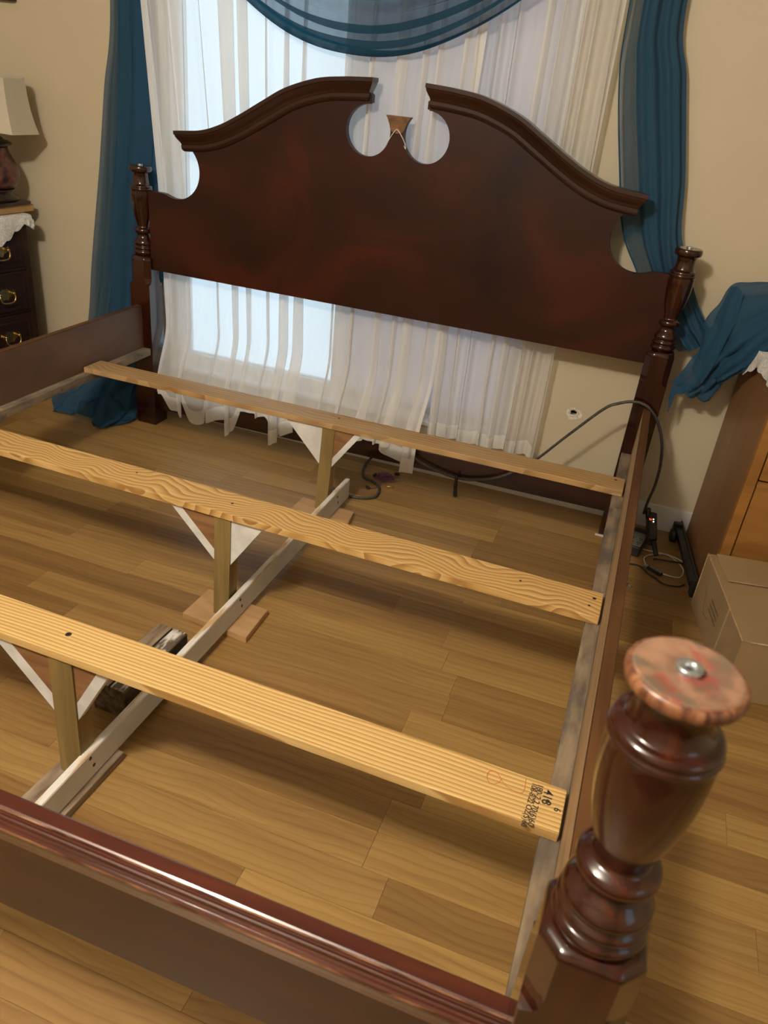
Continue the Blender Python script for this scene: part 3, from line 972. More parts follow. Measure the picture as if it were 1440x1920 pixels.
# pads under the legs
def slab(name, label, cat, pts, z0, z1, mat, bev=0.001, group=None, mat_side=None):
    bm = bmesh.new(); b = bmesh.new()
    lo = [b.verts.new((x, y, z0)) for x, y in pts]; hi = [b.verts.new((x, y, z1)) for x, y in pts]
    b.faces.new(lo); ft = b.faces.new(hi)
    n = len(pts)
    for i in range(n):
        f = b.faces.new((lo[i], lo[(i + 1) % n], hi[(i + 1) % n], hi[i]))
    bmesh.ops.recalc_face_normals(b, faces=b.faces[:])
    bmesh.ops.bevel(b, geom=b.edges[:], offset=bev, segments=1, affect='EDGES')
    merge(bm, b)
    return tag(obj(name, bm, mat), label, cat, group)
slab('plywood_pad', 'square plywood pad under the middle slat leg', 'pad', [(-0.101, -1.100), (0.099, -1.118), (0.094, -0.985), (-0.097, -0.972)], 0.0005, 0.0195, 'ply')
slab('plywood_pad', 'plywood pad under the leg nearest headboard', 'pad', [(-0.100, -0.440), (0.108, -0.432), (0.097, -0.352), (-0.100, -0.340)], 0.0005, 0.0195, 'ply')
slab('board_scrap', 'grey weathered board scrap under the leg nearest footboard', 'scrap', [(-0.052, -1.775), (0.052, -1.775), (0.056, -1.570), (-0.043, -1.565)], 0.0005, 0.0195, 'weathered_top')
# dark post offcut with a split along the top
bm = bmesh.new()
xf = Matrix.Translation((-0.048, -1.348, 0)) @ Matrix.Rotation(R(-2), 4, 'Z')
b = bmesh.new()
sec = [(-0.043, 0.001), (0.043, 0.001), (0.0435, 0.076), (0.040, 0.080), (0.006, 0.081), (0.003, 0.062), (0.0, 0.081), (-0.039, 0.080), (-0.043, 0.076)]
va = [b.verts.new((x, -0.125, z)) for x, z in sec]; vb = [b.verts.new((x, 0.115, z)) for x, z in sec]
b.faces.new(va); b.faces.new(vb[::-1])
for i in range(len(sec)):
    j = (i + 1) % len(sec)
    f = b.faces.new((va[i], va[j], vb[j], vb[i]))
    f.material_index = 2 if i == 3 else (1 if i == 6 else 0)
merge(bm, b, None, xf)
tag(obj('post_offcut', bm, ['weathered', 'weathered_top', 'smeared']), 'dark weathered square timber offcut with split top beside white stretcher', 'timber')

# ------------------------------------------------------------------ sheer white curtains
def voile(name, label, xt, xm, xb, ztop, zbot_fn, seed, folds, amp, yc, front_fn=None, hem_l=True, hem_r=True, group=None, spread=0.046):
    """hanging pleated panel: x edges at z=1.5 (xt), z=.9 (xm), z=.2 (xb)"""
    rnd = random.Random(seed)
    ph = [rnd.uniform(0, 6.28) for _ in range(4)]
    nu, nv = 320, 72
    rows = []
    def edges(z):
        if z > 0.9:
            t = (z - 0.9) / 0.6
            return [a + (b_ - a) * t for a, b_ in zip(xm, xt)]
        t = (z - 0.2) / 0.7
        return [a + (b_ - a) * t for a, b_ in zip(xb, xm)]
    for j in range(nv + 1):
        row = []
        vfr = j / nv
        for i in range(nu + 1):
            u = i / nu
            zb = zbot_fn(u)
            z = ztop + (zb - ztop) * vfr
            l_, r_ = edges(z)
            # uneven pleats: phase warped along u, drifting slowly with height
            w = u + 0.030 * math.sin(9 * u + ph[0]) + 0.020 * math.sin(23 * u + ph[1]) + 0.010 * math.sin(5 * u + 2.2 * z + ph[2])
            a = 2 * math.pi * folds * w
            k = 0.72 + 0.28 * math.sin(13 * u + ph[3])
            edge = ss(0, 0.03, u) * ss(0, 0.03, 1 - u)
            x = l_ + (r_ - l_) * u + edge * spread * k * math.sin(a + 0.6) * (0.75 + 0.25 * math.sin(11 * u + 2 * z))
            y = yc + edge * amp * (math.cos(a) * (0.75 + 0.25 * math.sin(3 * a)) + 0.25 * nz(u * 9, z * 1.2, seed))
            x += 0.006 * nz(u * 6, z * 3, seed + 4) * ss(1.0, 0.2, z)
            if front_fn:
                y += front_fn(u, z)
            row.append(Vector((x, y, z)))
        rows.append(row)
    def mt(vj, ui):
        if vj > 0.965 or (hem_l and ui < 0.022) or (hem_r and ui > 0.978):
            return 1
        return 0
    bm = bmesh.new()
    grid(bm, rows, mt)
    return tag(obj(name, bm, ['voile', 'voile_hem'], None, True), label, 'curtain', group)

TONGUES = [(0.075, 0.135, 0.072), (0.170, 0.220, 0.045), (0.230, 0.285, 0.085), (0.300, 0.405, 0.080), (0.370, 0.435, 0.040), (0.630, 0.690, 0.040), (0.690, 0.770, 0.095)]
def zb_a(u):
    z = 0.148 + 0.006 * math.sin(u * 40)
    for a, b_, zz in TONGUES:
        k = ss(a - 0.012, a + 0.010, u) * ss(b_ + 0.012, b_ - 0.010, u)
        z = min(z, 0.148 + (zz - 0.148) * k + 0.010 * math.sin(u * 90) * k)
    return z
def front_a(u, z):
    return -0.106 * ss(0.42, 0.17, z) * (0.9 + 0.1 * math.sin(u * 25))
voile('sheer_curtain', 'left white sheer curtain panel in front of bright window, hem over bed rail', (-0.950, -0.120), (-0.908, -0.115), (-0.888, -0.108), 2.12, zb_a, 3, 9.5, 0.018, 0.053, front_a)
def zb_b(u):
    return 0.150 - 0.085 * ss(0.62, 0.92, u) + 0.006 * nz(u * 12, 8)
voile('sheer_curtain', 'middle white sheer curtain panel below the swag centre', (-0.125, 0.235), (-0.125, 0.22), (-0.122, 0.208), 2.12, zb_b, 8, 5.0, 0.017, 0.053, lambda u, z: -0.106 * ss(0.40, 0.17, z))
def zb_c(u):
    return 0.178 + 0.006 * math.sin(u * 30)
voile('sheer_curtain', 'right white sheer curtain panel beside the bare wall and hole', (0.200, 0.610), (0.206, 0.614), (0.214, 0.614), 2.12, zb_c, 15, 7.5, 0.020, 0.066, None, spread=0.024)

# ------------------------------------------------------------------ teal drapes
def cloth(name, label, guides, nu, nv, fold, mats, matf=None, zmin=0.003):
    P = displace(patch(guides, nu, nv), fold)
    for row in P:
        for q in row:
            if q.z < zmin: q.z = zmin + 0.0006 * abs(nz(q.x * 90, q.y * 90))
            if q.y > YW - 0.004: q.y = YW - 0.004
    bm = bmesh.new()
    grid(bm, P, matf)
    return bm

tl = thing('teal_drape', 'teal drape hanging at left, lower end bunched on the floor by bed post', 'drape', (-1.1, 0.05, 0))
def lower(name, bm, mats, parent, label=None):
    o = obj(name, bm, mats, parent, True, label)
    o.matrix_parent_inverse = Matrix.Translation(-parent.location)
    return o
g1 = [[(-1.10, .088, 2.12), (-1.03, .088, 2.12), (-0.98, .088, 2.12), (-0.93, .088, 2.12)],
      [(-1.093, .088, 1.47), (-1.045, .082, 1.47), (-0.99, .088, 1.47), (-0.925, .092, 1.47)],
      [(-1.140, .086, 1.19), (-1.07, .080, 1.19), (-1.00, .088, 1.19), (-0.915, .094, 1.19)],
      [(-1.185, .084, 0.90), (-1.10, .076, 0.90), (-1.02, .084, 0.90), (-0.905, .094, 0.90)],
      [(-1.243, .080, 0.56), (-1.15, .070, 0.56), (-1.06, .080, 0.56), (-0.92, .085, 0.56)],
      [(-1.265, .060, 0.36), (-1.18, .050, 0.37), (-1.09, .060, 0.38), (-0.985, .070, 0.38)],
      [(-1.275, .015, 0.19), (-1.20, -.005, 0.22), (-1.11, .0, 0.235), (-1.010, .03, 0.22)],
      [(-1.305, -.050, 0.090), (-1.225, -.055, 0.135), (-1.12, -.055, 0.150), (-1.020, -.015, 0.13)],
      [(-1.325, -.120, 0.035), (-1.22, -.115, 0.065), (-1.11, -.115, 0.070), (-1.012, -.055, 0.055)],
      [(-1.315, -.160, 0.006), (-1.20, -.165, 0.022), (-1.06, -.160, 0.020), (-1.000, -.085, 0.010)]]
def fold_l(v, u):
    down = ss(0.62, 0.85, v)
    f = 0.015 * (abs(math.sin(u * 8 + 0.8 * math.sin(v * 3))) - 0.5) + 0.006 * math.sin(u * 31 + v * 2) + 0.008 * nz(u * 4, v * 6, 1)
    return f * (1 - 0.3 * down) + down * (0.030 * nz(u * 5 + v * 3, v * 11, 6) + 0.026 * (abs(math.sin(u * 11 + v * 19 + 2 * nz(u * 4, v * 7, 3))) - 0.5))
bm = cloth('drape_cloth', '', g1, 130, 70, fold_l, None, lambda v, u: 1 if (u < 0.40 and v < 0.7) else 0)
lower('drape_cloth', bm, ['teal', 'teal_soft'], tl)
# inner fold with a stitched edge lying over the first layer
g1b = [[(-1.03, .070, 2.12), (-0.985, .066, 2.12), (-0.95, .070, 2.12)],
       [(-1.045, .068, 1.47), (-0.99, .062, 1.47), (-0.945, .072, 1.47)],
       [(-1.075, .066, 1.10), (-1.01, .058, 1.10), (-0.935, .072, 1.10)],
       [(-1.12, .056, 0.75), (-1.05, .048, 0.75), (-0.97, .062, 0.75)],
       [(-1.145, .052, 0.45), (-1.07, .040, 0.45), (-0.99, .058, 0.45)],
       [(-1.15, .030, 0.33), (-1.08, .020, 0.32), (-1.00, .050, 0.33)]]
bm = cloth('drape_cloth', '', g1b, 90, 30, lambda v, u: 0.006 * math.sin(u * 11 + v * 2) + 0.004 * nz(u * 5, v * 9, 3), None)
lower('drape_fold', bm, 'teal', tl)
# loose tail of the bunch spreading on the floor toward the post
g1c = [[(-1.16, .02, 0.12), (-1.08, .03, 0.14), (-1.005, .045, 0.12)],
       [(-1.19, -.05, 0.10), (-1.09, -.04, 0.115), (-1.000, .010, 0.085)],
       [(-1.17, -.11, 0.075), (-1.07, -.105, 0.080), (-0.996, -.03, 0.045)],
       [(-1.12, -.16, 0.030), (-1.045, -.155, 0.035), (-0.992, -.05, 0.016)],
       [(-1.09, -.175, 0.006), (-1.045, -.195, 0.006), (-0.990, -.065, 0.006)]]
bm = cloth('drape_cloth', '', g1c, 60, 50, lambda v, u: 0.018 * nz(u * 5, v * 5, 12) + 0.018 * (abs(math.sin(u * 8 + v * 4)) - 0.5), None)
lower('drape_tail', bm, 'teal', tl)

tr_ = thing('teal_drape', 'teal drape hanging at right, tail pulled behind bed post onto the chest', 'drape', (0.9, 0.05, 0))
g2 = [[(0.60, .075, 2.12), (0.66, .070, 2.12), (0.72, .075, 2.12), (0.77, .080, 2.12)],
      [(0.617, .075, 1.573), (0.66, .066, 1.573), (0.715, .07, 1.575), (0.769, .085, 1.583)],
      [(0.633, .075, 1.383), (0.69, .064, 1.385), (0.76, .07, 1.39), (0.817, .085, 1.399)],
      [(0.694, .070, 1.136), (0.76, .062, 1.14), (0.83, .066, 1.15), (0.880, .085, 1.159)],
      [(0.744, .070, 0.976), (0.81, .058, 0.98), (0.87, .06, 0.99), (0.912, .080, 1.00)],
      [(0.812, .072, 0.870), (0.865, .060, 0.88), (0.910, .062, 0.89), (0.950, .078, 0.93)],
      [(0.870, .076, 0.770), (0.915, .068, 0.79), (0.960, .066, 0.81), (0.997, .075, 0.835)],
      [(0.945, .078, 0.690), (0.985, .070, 0.705), (1.020, .066, 0.73), (1.045, .070, 0.765)],
      [(1.000, .070, 0.655), (1.030, .060, 0.665), (1.060, .055, 0.69), (1.075, .055, 0.74)]]
def fold_r(v, u):
    f = 0.008 * math.sin(u * 17 + 2 * v) + 0.005 * math.sin(u * 37 + v * 3) + 0.006 * nz(u * 4, v * 8, 21)
    return f * (0.4 + 0.6 * ss(0, 0.08, u) * ss(0, 0.08, 1 - u)) + 0.012 * nz(u * 6, v * 14, 31) * ss(0.7, 0.9, v)
def mat_r(v, u):
    if u < 0.02 or u > 0.985: return 2
    return 1 if u < 0.27 else 0
bm = cloth('drape_cloth', '', g2, 140, 66, fold_r, None, mat_r)
lower('drape_cloth', bm, ['teal', 'teal_thin', 'teal_edge'], tr_)
# the tail: bunched over the chest corner, hanging down toward the post
g3 = [[(1.330, .045, 0.900), (1.345, .000, 0.885), (1.350, -.05, 0.830), (1.345, -.075, 0.775), (1.335, -.05, 0.765)],
      [(1.230, .045, 0.912), (1.250, .000, 0.890), (1.262, -.045, 0.830), (1.258, -.065, 0.775), (1.240, -.03, 0.762)],
      [(1.148, .035, 0.900), (1.165, -.005, 0.870), (1.200, -.05, 0.800), (1.212, -.055, 0.745), (1.196, -.02, 0.715)],
      [(1.090, .030, 0.885), (1.112, -.010, 0.825), (1.150, -.04, 0.745), (1.178, -.040, 0.690), (1.165, -.005, 0.665)],
      [(1.070, .028, 0.825), (1.090, -.012, 0.755), (1.115, -.03, 0.690), (1.140, -.025, 0.650), (1.140, .000, 0.640)],
      [(1.045, .030, 0.765), (1.070, -.010, 0.700), (1.095, -.02, 0.640), (1.120, -.015, 0.605), (1.142, .000, 0.600)],
      [(1.050, .030, 0.690), (1.060, -.005, 0.640), (1.085, -.015, 0.595), (1.110, -.010, 0.570), (1.130, .005, 0.560)],
      [(1.040, .025, 0.635), (1.045, -.002, 0.600), (1.070, -.010, 0.565), (1.095, -.008, 0.545), (1.116, .005, 0.538)],
      [(1.003, .015, 0.560), (1.018, -.003, 0.565), (1.045, -.010, 0.548), (1.075, -.006, 0.535), (1.105, .004, 0.530)]]
def fold_t(v, u):
    cr = ss(0.30, 0.60, u)
    return (0.030 * (abs(math.sin(u * 13 + v * 3.0 + 0.6 * nz(u * 3, v * 4, 9))) - 0.7) * (0.25 + 0.75 * cr) * ss(1.0, 0.55, v)
            + 0.020 * (abs(math.sin(u * 6 - v * 5)) - 0.5) * (0.4 + 0.6 * ss(0.5, 0.9, v)) + 0.012 * nz(u * 4, v * 6, 41) + 0.004 * nz(u * 16, v * 12, 3))
bm = cloth('drape_cloth', '', g3, 90, 60, fold_t, None, lambda v, u: 0)
lower('drape_tail', bm, ['teal'], tr_)
# loose outer fold lying over the tail, its edge casting a crease
g3b = [[(1.345, -.010, 0.893), (1.352, -.065, 0.835), (1.345, -.095, 0.785)],
       [(1.240, -.012, 0.880), (1.262, -.065, 0.822), (1.258, -.088, 0.765)],
       [(1.172, -.022, 0.820), (1.205, -.072, 0.765), (1.214, -.080, 0.718)],
       [(1.140, -.038, 0.738), (1.172, -.066, 0.692), (1.186, -.066, 0.668)],
       [(1.118, -.036, 0.672), (1.142, -.052, 0.644), (1.160, -.046, 0.634)],
       [(1.108, -.026, 0.628), (1.124, -.036, 0.612), (1.138, -.030, 0.606)]]
bm = cloth('drape_fold', '', g3b, 60, 30, lambda v, u: 0.010 * (abs(math.sin(u * 8 + v * 3)) - 0.5) + 0.008 * nz(u * 4, v * 6, 71), None)
lower('drape_fold', bm, 'teal', tr_)
g3c = [[(1.088, .024, 0.882), (1.105, .008, 0.886), (1.124, -.004, 0.872)], [(1.078, .014, 0.835), (1.102, -.020, 0.826), (1.124, -.026, 0.800)],
       [(1.066, .008, 0.765), (1.094, -.028, 0.748), (1.112, -.034, 0.720)], [(1.056, .004, 0.690), (1.078, -.024, 0.668), (1.098, -.032, 0.640)], [(1.044, .002, 0.630), (1.064, -.018, 0.608), (1.084, -.022, 0.590)]]
bm = cloth('drape_fold', '', g3c, 50, 20, lambda v, u: 0.004 * nz(u * 4, v * 6, 51), None)
lower('drape_fold', bm, 'teal', tr_)
g4 = [[(1.060, .015, 0.575), (1.080, .0, 0.565)], [(1.020, .008, 0.570), (1.045, -.006, 0.545)], [(1.004, .004, 0.552), (1.020, -.004, 0.535)], [(1.005, .002, 0.515), (1.018, -.004, 0.515)], [(1.012, .0, 0.473), (1.0135, -.001, 0.473)]]
bm = cloth('drape_corner', '', g4, 30, 8, lambda v, u: 0.003 * nz(u * 3, v * 5, 2), None)
lower('drape_corner', bm, 'teal', tr_)

# swag: nested catenary folds across the top of the window
bm = bmesh.new()
rows = []
nsw = 260
for j in range(nsw + 1):
    t_ = j / nsw
    row = []
    for i in range(81):
        u = i / 80 * 2 - 1
        # hang line t_: end points gathered near the corners, sag grows with t_; pleats overlap
        ph_ = t_ * 96 + 1.6 * math.sin(u * 1.7) + 1.3 * u + 1.2 * math.sin(t_ * 13)
        sag = 0.17 + 0.60 * t_ + (0.012 + 0.010 * math.sin(t_ * 29 + 1.5 * u)) * math.sin(ph_) * (1 - abs(u) ** 2)
        x = -0.14 + u * (0.99 + 0.02 * math.sin(t_ * 20))
        zend = 2.15
        z = zend - sag * (1 - abs(u) ** 2.0) - 0.0 * t_
        z += 0.010 * nz(u * 3.2, t_ * 5, 7) * (1 - u * u)
        y = 0.022 - 0.014 * math.cos(ph_ + 0.8) * (1 - u * u) + 0.004 * nz(u * 9, t_ * 9, 4) - 0.015
        row.append(Vector((x, y, z)))
    rows.append(row)
def mat_sw(t_, u):
    return 1 if t_ > 0.975 else 0
grid(bm, rows, mat_sw)
tag(obj('swag_valance', bm, ['teal_thin', 'teal_edge'], None, True), 'sheer teal swag draped in a half circle over the white curtains', 'swag')

# rod carrying the curtains, above the view, fixed to the wall
bm = bmesh.new()
tube(bm, [(-1.22, 0.045, 2.135), (0.95, 0.045, 2.135)], 0.011, 4, 12)
for x in (-1.18, 0.91):
    box(bm, x - 0.010, x + 0.010, 0.040, YW, 2.115, 2.155, 0.002)
structure('curtain_rod', bm, 'vinyl')

# ------------------------------------------------------------------ left dresser in the corner
dr = thing('dresser', 'dark mahogany dresser with brass handles in the left corner', 'dresser', (-1.474, -0.005, 0), R(-100))
DL, DD = 0.80, 0.40
bm = bmesh.new()
box(bm, 0.004, DL - 0.004, -DD, -0.018, 0.045, 0.705, 0.002)
box(bm, 0, 0.022, -0.03, 0, 0.03, 0.705, 0.0015); box(bm, DL - 0.022, DL, -0.03, 0, 0.03, 0.705, 0.0015)
for z in (0.03, 0.195, 0.362, 0.528, 0.69):
    box(bm, 0.02, DL - 0.02, -0.03, -0.003 if z not in (0.03,) else 0, z, z + 0.015, 0.0015)
for x in (0.02, DL - 0.07):
    box(bm, x, x + 0.05, -0.06, -0.01, 0, 0.046, 0.002); box(bm, x, x + 0.05, -DD + .01, -DD + .06, 0, 0.046, 0.002)
obj('carcass', bm, 'mahogany', dr)
bm = bmesh.new(); box(bm, -0.004, DL + 0.012, -DD - 0.004, 0.014, 0.705, 0.735, 0.006)
obj('dresser_top', bm, 'mahogany', dr)
for z0, z1 in ((0.046, 0.194), (0.211, 0.361), (0.378, 0.527), (0.544, 0.689)):
    bm = bmesh.new()
    box(bm, 0.024, DL - 0.024, -0.02, 0.004, z0, z1, 0.003)
    box(bm, 0.048, DL - 0.048, 0.003, 0.008, z0 + 0.024, z1 - 0.024, 0.0025)
    dw = obj('drawer', bm, 'mahogany', dr)
    for hx in (0.140, DL - 0.140):
        zc = (z0 + z1) / 2 - 0.006
        bm = bmesh.new()
        # bat-wing back plate
        pl = [(-0.045, 0.008), (-0.040, 0.018), (-0.030, 0.012), (-0.020, 0.016), (-0.010, 0.024), (0, 0.021), (0.010, 0.024), (0.020, 0.016), (0.030, 0.012), (0.040, 0.018), (0.045, 0.008),
              (0.036, 0.000), (0.028, -0.008), (0.018, -0.010), (0.012, -0.022), (0, -0.018), (-0.012, -0.022), (-0.018, -0.010), (-0.028, -0.008), (-0.036, 0.000)]
        prism(bm, [(hx + x, zc + z) for x, z in pl], 0.0082, 0.0098)
        for s in (-1, 1):
            b2 = bmesh.new(); lathe(b2, [(0.006, 0), (0.0045, 0.004), (0.004, 0.010), (0.0062, 0.013), (0.005, 0.017), (0.0004, 0.018)], 0, 0, 14)
            merge(bm, b2, 0, Matrix.Translation((hx + s * 0.030, 0.0095, zc + 0.006)) @ Matrix.Rotation(-math.pi / 2, 4, 'X'))
        tube(bm, [(hx - 0.030, 0.022, zc + 0.006), (hx - 0.033, 0.026, zc - 0.008), (hx - 0.024, 0.028, zc - 0.024), (hx, 0.028, zc - 0.028), (hx + 0.024, 0.028, zc - 0.024), (hx + 0.033, 0.026, zc - 0.008), (hx + 0.030, 0.022, zc + 0.006)], 0.0028, 40, 8)
        obj('handle', bm, 'brass', dw, False, 'brass bail handle')

# lace runner on the dresser, its end hanging over the front
dl = thing('lace_runner', 'white lace runner hanging over the top of the dark dresser', 'lace runner', (-1.474, -0.005, 0.735), R(-100))
bm = bmesh.new()
rows = []
for i in range(50):
    u = i / 49
    x = -0.012 + u * 0.42
    drop = 0.020 + 0.075 * ss(0.02, 0.42, u) + 0.012 * abs(math.sin(u * 30))
    if u < 0.12: drop = 0.055 - 0.25 * u
    row = []
    for j in range(22):
        v = j / 21
        if v < 0.55:
            row.append(Vector((x, -0.30 + (0.316) * v / 0.55, 0.0016 + 0.0012 * abs(nz(u * 20, v * 20)))))
        else:
            q = (v - 0.55) / 0.45
            row.append(Vector((x, 0.018 + 0.010 * math.sin(q * 1.8) + 0.004 * math.sin(u * 25) * q, 0.001 - drop * q)))
    rows.append(row)
grid(bm, rows)
obj('lace', bm, 'lace', dl, True)
bm = bmesh.new()
P = displace(patch([[(-0.004, 0.010, 0.002), (-0.018, 0.006, -0.002), (-0.024, -0.01, -0.01)], [(0.012, 0.026, -0.014), (-0.012, 0.024, -0.02), (-0.024, 0.004, -0.026)], [(0.022, 0.030, -0.034), (-0.004, 0.034, -0.045), (-0.022, 0.014, -0.050)]], 16, 16), lambda v, u: 0.008 * nz(u * 4, v * 4, 5))
grid(bm, P)
obj('corner_fold', bm, 'lace', dl, True)

bm = bmesh.new(); box(bm, -1.80, -1.492, -0.145, 0.065, 0.7395, 0.765, 0.0015)
tag(obj('wooden_board', bm, 'board'), 'light pine board under the lamp on dark dresser', 'board')

lp = thing('table_lamp', 'table lamp with cream shade and carved reddish brown base', 'lamp', (-1.582, -0.038, 0.765))
bm = bmesh.new()
box(bm, -0.098, 0.098, -0.085, 0.085, 0.0005, 0.014, 0.004)
lathe(bm, [(0.084, 0.014), (0.088, 0.020), (0.085, 0.030), (0.074, 0.036), (0.072, 0.044), (0.078, 0.050), (0.076, 0.056)], 0, 0, 40)
obj('lamp_base', bm, 'lamp_dark', lp)
bm = bmesh.new()
lathe(bm, [(0.070, 0.056), (0.086, 0.066), (0.098, 0.085), (0.102, 0.105), (0.098, 0.130), (0.088, 0.155), (0.076, 0.178), (0.070, 0.196), (0.071, 0.204)], 0, 0, 40)
obj('lamp_body', bm, 'lamp_body', lp, False, 'carved reddish brown urn body')
bm = bmesh.new()
lathe(bm, [(0.070, 0.204), (0.083, 0.208), (0.085, 0.216), (0.076, 0.222), (0.062, 0.226), (0.050, 0.236), (0.046, 0.246), (0.030, 0.250), (0.024, 0.258), (0.023, 0.300), (0.012, 0.305), (0.010, 0.42)], 0, 0, 36)
obj('lamp_neck', bm, 'lamp_dark', lp)
bm = bmesh.new()
rows = []
def shade_ring(hx, hy, cut, z):
    pts_ = [(-hx + cut, -hy), (hx - cut, -hy), (hx - cut, -hy + cut * .25), (hx, -hy + cut), (hx, hy - cut), (hx - cut, hy), (-hx + cut, hy), (-hx, hy - cut), (-hx, -hy + cut), (-hx + cut, -hy + cut * .25)]
    return [bm.verts.new((x, y, z - 0.10 * x)) for x, y in pts_]
st_ = [(0.186, 0.104, 0.036, 0.275), (0.176, 0.096, 0.034, 0.310), (0.168, 0.090, 0.033, 0.350), (0.162, 0.086, 0.032, 0.400), (0.160, 0.084, 0.032, 0.450)]
outer = [shade_ring(*q) for q in st_]
inner = [shade_ring(a - 0.003, b_ - 0.003, c_, d_) for a, b_, c_, d_ in st_]
for ringset in (outer, inner):
    for a, b_ in zip(ringset, ringset[1:]):
        for i in range(10):
            bm.faces.new((a[i], a[(i + 1) % 10], b_[(i + 1) % 10], b_[i]))
for k in (0, -1):
    for i in range(10):
        bm.faces.new((outer[k][i], outer[k][(i + 1) % 10], inner[k][(i + 1) % 10], inner[k][i]))
sh = obj('lamp_shade', bm, 'shade', lp)
bm = bmesh.new()
for a in range(2):
    tube(bm, [(0, 0, 0.418), (0.158 if a else -0.158, 0, 0.43)], 0.002, 4, 6)
lathe(bm, [(0.016, 0.414), (0.016, 0.424)], 0, 0, 16)
obj('shade_spider', bm, 'brass', lp)

# picture frame, its lower edge just inside the top left corner of the view
pf = thing('picture_frame', 'brown picture frame edge at the top left of the beige wall', 'picture', (-1.60, YW, 1.70))
bm = bmesh.new()
for (x0, x1, z0, z1) in ((-0.20, 0.085, -0.262, -0.235), (-0.20, 0.085, 0.235, 0.262), (-0.20, -0.173, -0.235, 0.235), (0.058, 0.085, -0.235, 0.235)):
    box(bm, x0, x1, -0.022, -0.001, z0, z1, 0.003)
obj('frame', bm, 'mahogany', pf)
bm = bmesh.new(); box(bm, -0.175, 0.06, -0.010, -0.002, -0.237, 0.237); obj('backing', bm, 'card', pf)

# ------------------------------------------------------------------ right chest of drawers
ch = thing('chest_of_drawers', 'honey brown wooden chest of drawers at right edge behind cardboard box', 'chest', (1.252, -0.30, 0), R(8.5))
CW, CD, CH = 0.75, 0.405, 0.735
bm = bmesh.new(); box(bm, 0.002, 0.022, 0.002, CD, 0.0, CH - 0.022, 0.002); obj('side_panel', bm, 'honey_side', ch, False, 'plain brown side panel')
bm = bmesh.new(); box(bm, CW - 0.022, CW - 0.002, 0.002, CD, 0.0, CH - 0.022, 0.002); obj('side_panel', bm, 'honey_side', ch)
bm = bmesh.new(); box(bm, 0, CW, -0.008, CD, CH - 0.022, CH, 0.004); obj('chest_top', bm, 'honey', ch)
bm = bmesh.new()
box(bm, 0, 0.030, -0.002, 0.02, 0.0, CH - 0.022, 0.0015); box(bm, CW - 0.03, CW, -0.002, 0.02, 0, CH - 0.022, 0.0015)
box(bm, 0.03, CW - 0.03, 0.0, 0.02, 0.0, 0.075, 0.0015); box(bm, 0.03, CW - 0.03, 0, 0.02, CH - 0.05, CH - 0.022, 0.0015)
box(bm, 0.022, CW - 0.022, 0.36, 0.366, 0.02, CH - 0.03)
obj('face_frame', bm, 'honey', ch)
for z0, z1 in ((0.080, 0.418), (0.426, 0.680)):
    bm = bmesh.new()
    box(bm, 0.034, CW - 0.034, -0.002, 0.30, z0, z1 - 0.012, 0.002)
    b2 = bmesh.new()
    sec = [(-0.002, z1 - 0.0125), (0.012, z1), (0.30, z1), (0.30, z1 - 0.0125)]
    va = [b2.verts.new((0.034, y, z)) for y, z in sec]; vb = [b2.verts.new((CW - 0.034, y, z)) for y, z in sec]
    b2.faces.new(va); b2.faces.new(vb)
    for i in range(4):
        b2.faces.new((va[i], va[(i + 1) % 4], vb[(i + 1) % 4], vb[i]))
    merge(bm, b2)
    obj('drawer', bm, 'honey', ch)

# lace cloth on the chest
lc = thing('lace_cloth', 'white lace cloth corner on top of the honey brown chest', 'lace cloth', (1.252, -0.30, CH), R(8.5))
bm = bmesh.new()
rows = []
for i in range(40):
    u = i / 39
    y = -0.02 + u * 0.345
    row = []
    drop = (0.050 + 0.020 * math.sin(u * 9) + 0.008 * abs(math.sin(u * 26))) * (0.6 + 0.6 * ss(0.2, 0.75, u))
    for j in range(24):
        v = j / 23
        if v < 0.6:
            row.append(Vector((0.50 - (0.508) * v / 0.6, y, 0.0015 + 0.001 * abs(nz(u * 14, v * 14)))))
        else:
            q = (v - 0.6) / 0.4
            row.append(Vector((-0.009 - 0.010 * math.sin(q * 1.6) - 0.006 * math.sin(u * 18) * q - 0.004, y, 0.001 - drop * q)))
    rows.append(row)
grid(bm, rows)
obj('lace', bm, 'lace', lc, True)

# ------------------------------------------------------------------ cardboard box
cb = thing('cardboard_box', 'brown cardboard box with loose top flap in front of the chest', 'box', (1.2165, -0.342, 0), R(9.8))
BW, BD, BH = 0.46, 0.43, 0.183
bm = bmesh.new()
th = 0.004
box(bm, 0, th, -BD, 0, 0.001, BH); box(bm, BW - th, BW, -BD, 0, 0.001, BH)
box(bm, th, BW - th, -th, 0, 0.001, BH); box(bm, th, BW - th, -BD, -BD + th, 0.001, BH)
box(bm, th, BW - th, -BD + th, -th, 0.001, 0.005)
obj('box_walls', bm, 'card', cb)
bm = bmesh.new(); box(bm, 0.001, BW - 0.001, -BD + 0.003, -0.002, BH - 0.002, BH + 0.002, 0.0008); obj('inner_flap', bm, 'card', cb)
bm = bmesh.new()
rows = [[Vector((0.022 + (BW - 0.03) * i / 20, -0.002 - 0.150 * j / 8, BH + 0.0025 + 0.003 * (j / 8) ** 2 + 0.004 * (j / 8) * (i / 20))) for i in range(21)] for j in range(9)]
V = grid(bm, rows, smooth=False)
V2 = grid(bm, [[p + Vector((0, 0, 0.0035)) for p in r] for r in rows], smooth=False)
for j in range(8):
    for k in (0, 20):
        bm.faces.new((V[j][k], V[j + 1][k], V2[j + 1][k], V2[j][k])).material_index = 1
for i in range(20):
    bm.faces.new((V[8][i], V[8][i + 1], V2[8][i + 1], V2[8][i])).material_index = 1
    bm.faces.new((V[0][i], V[0][i + 1], V2[0][i + 1], V2[0][i])).material_index = 1
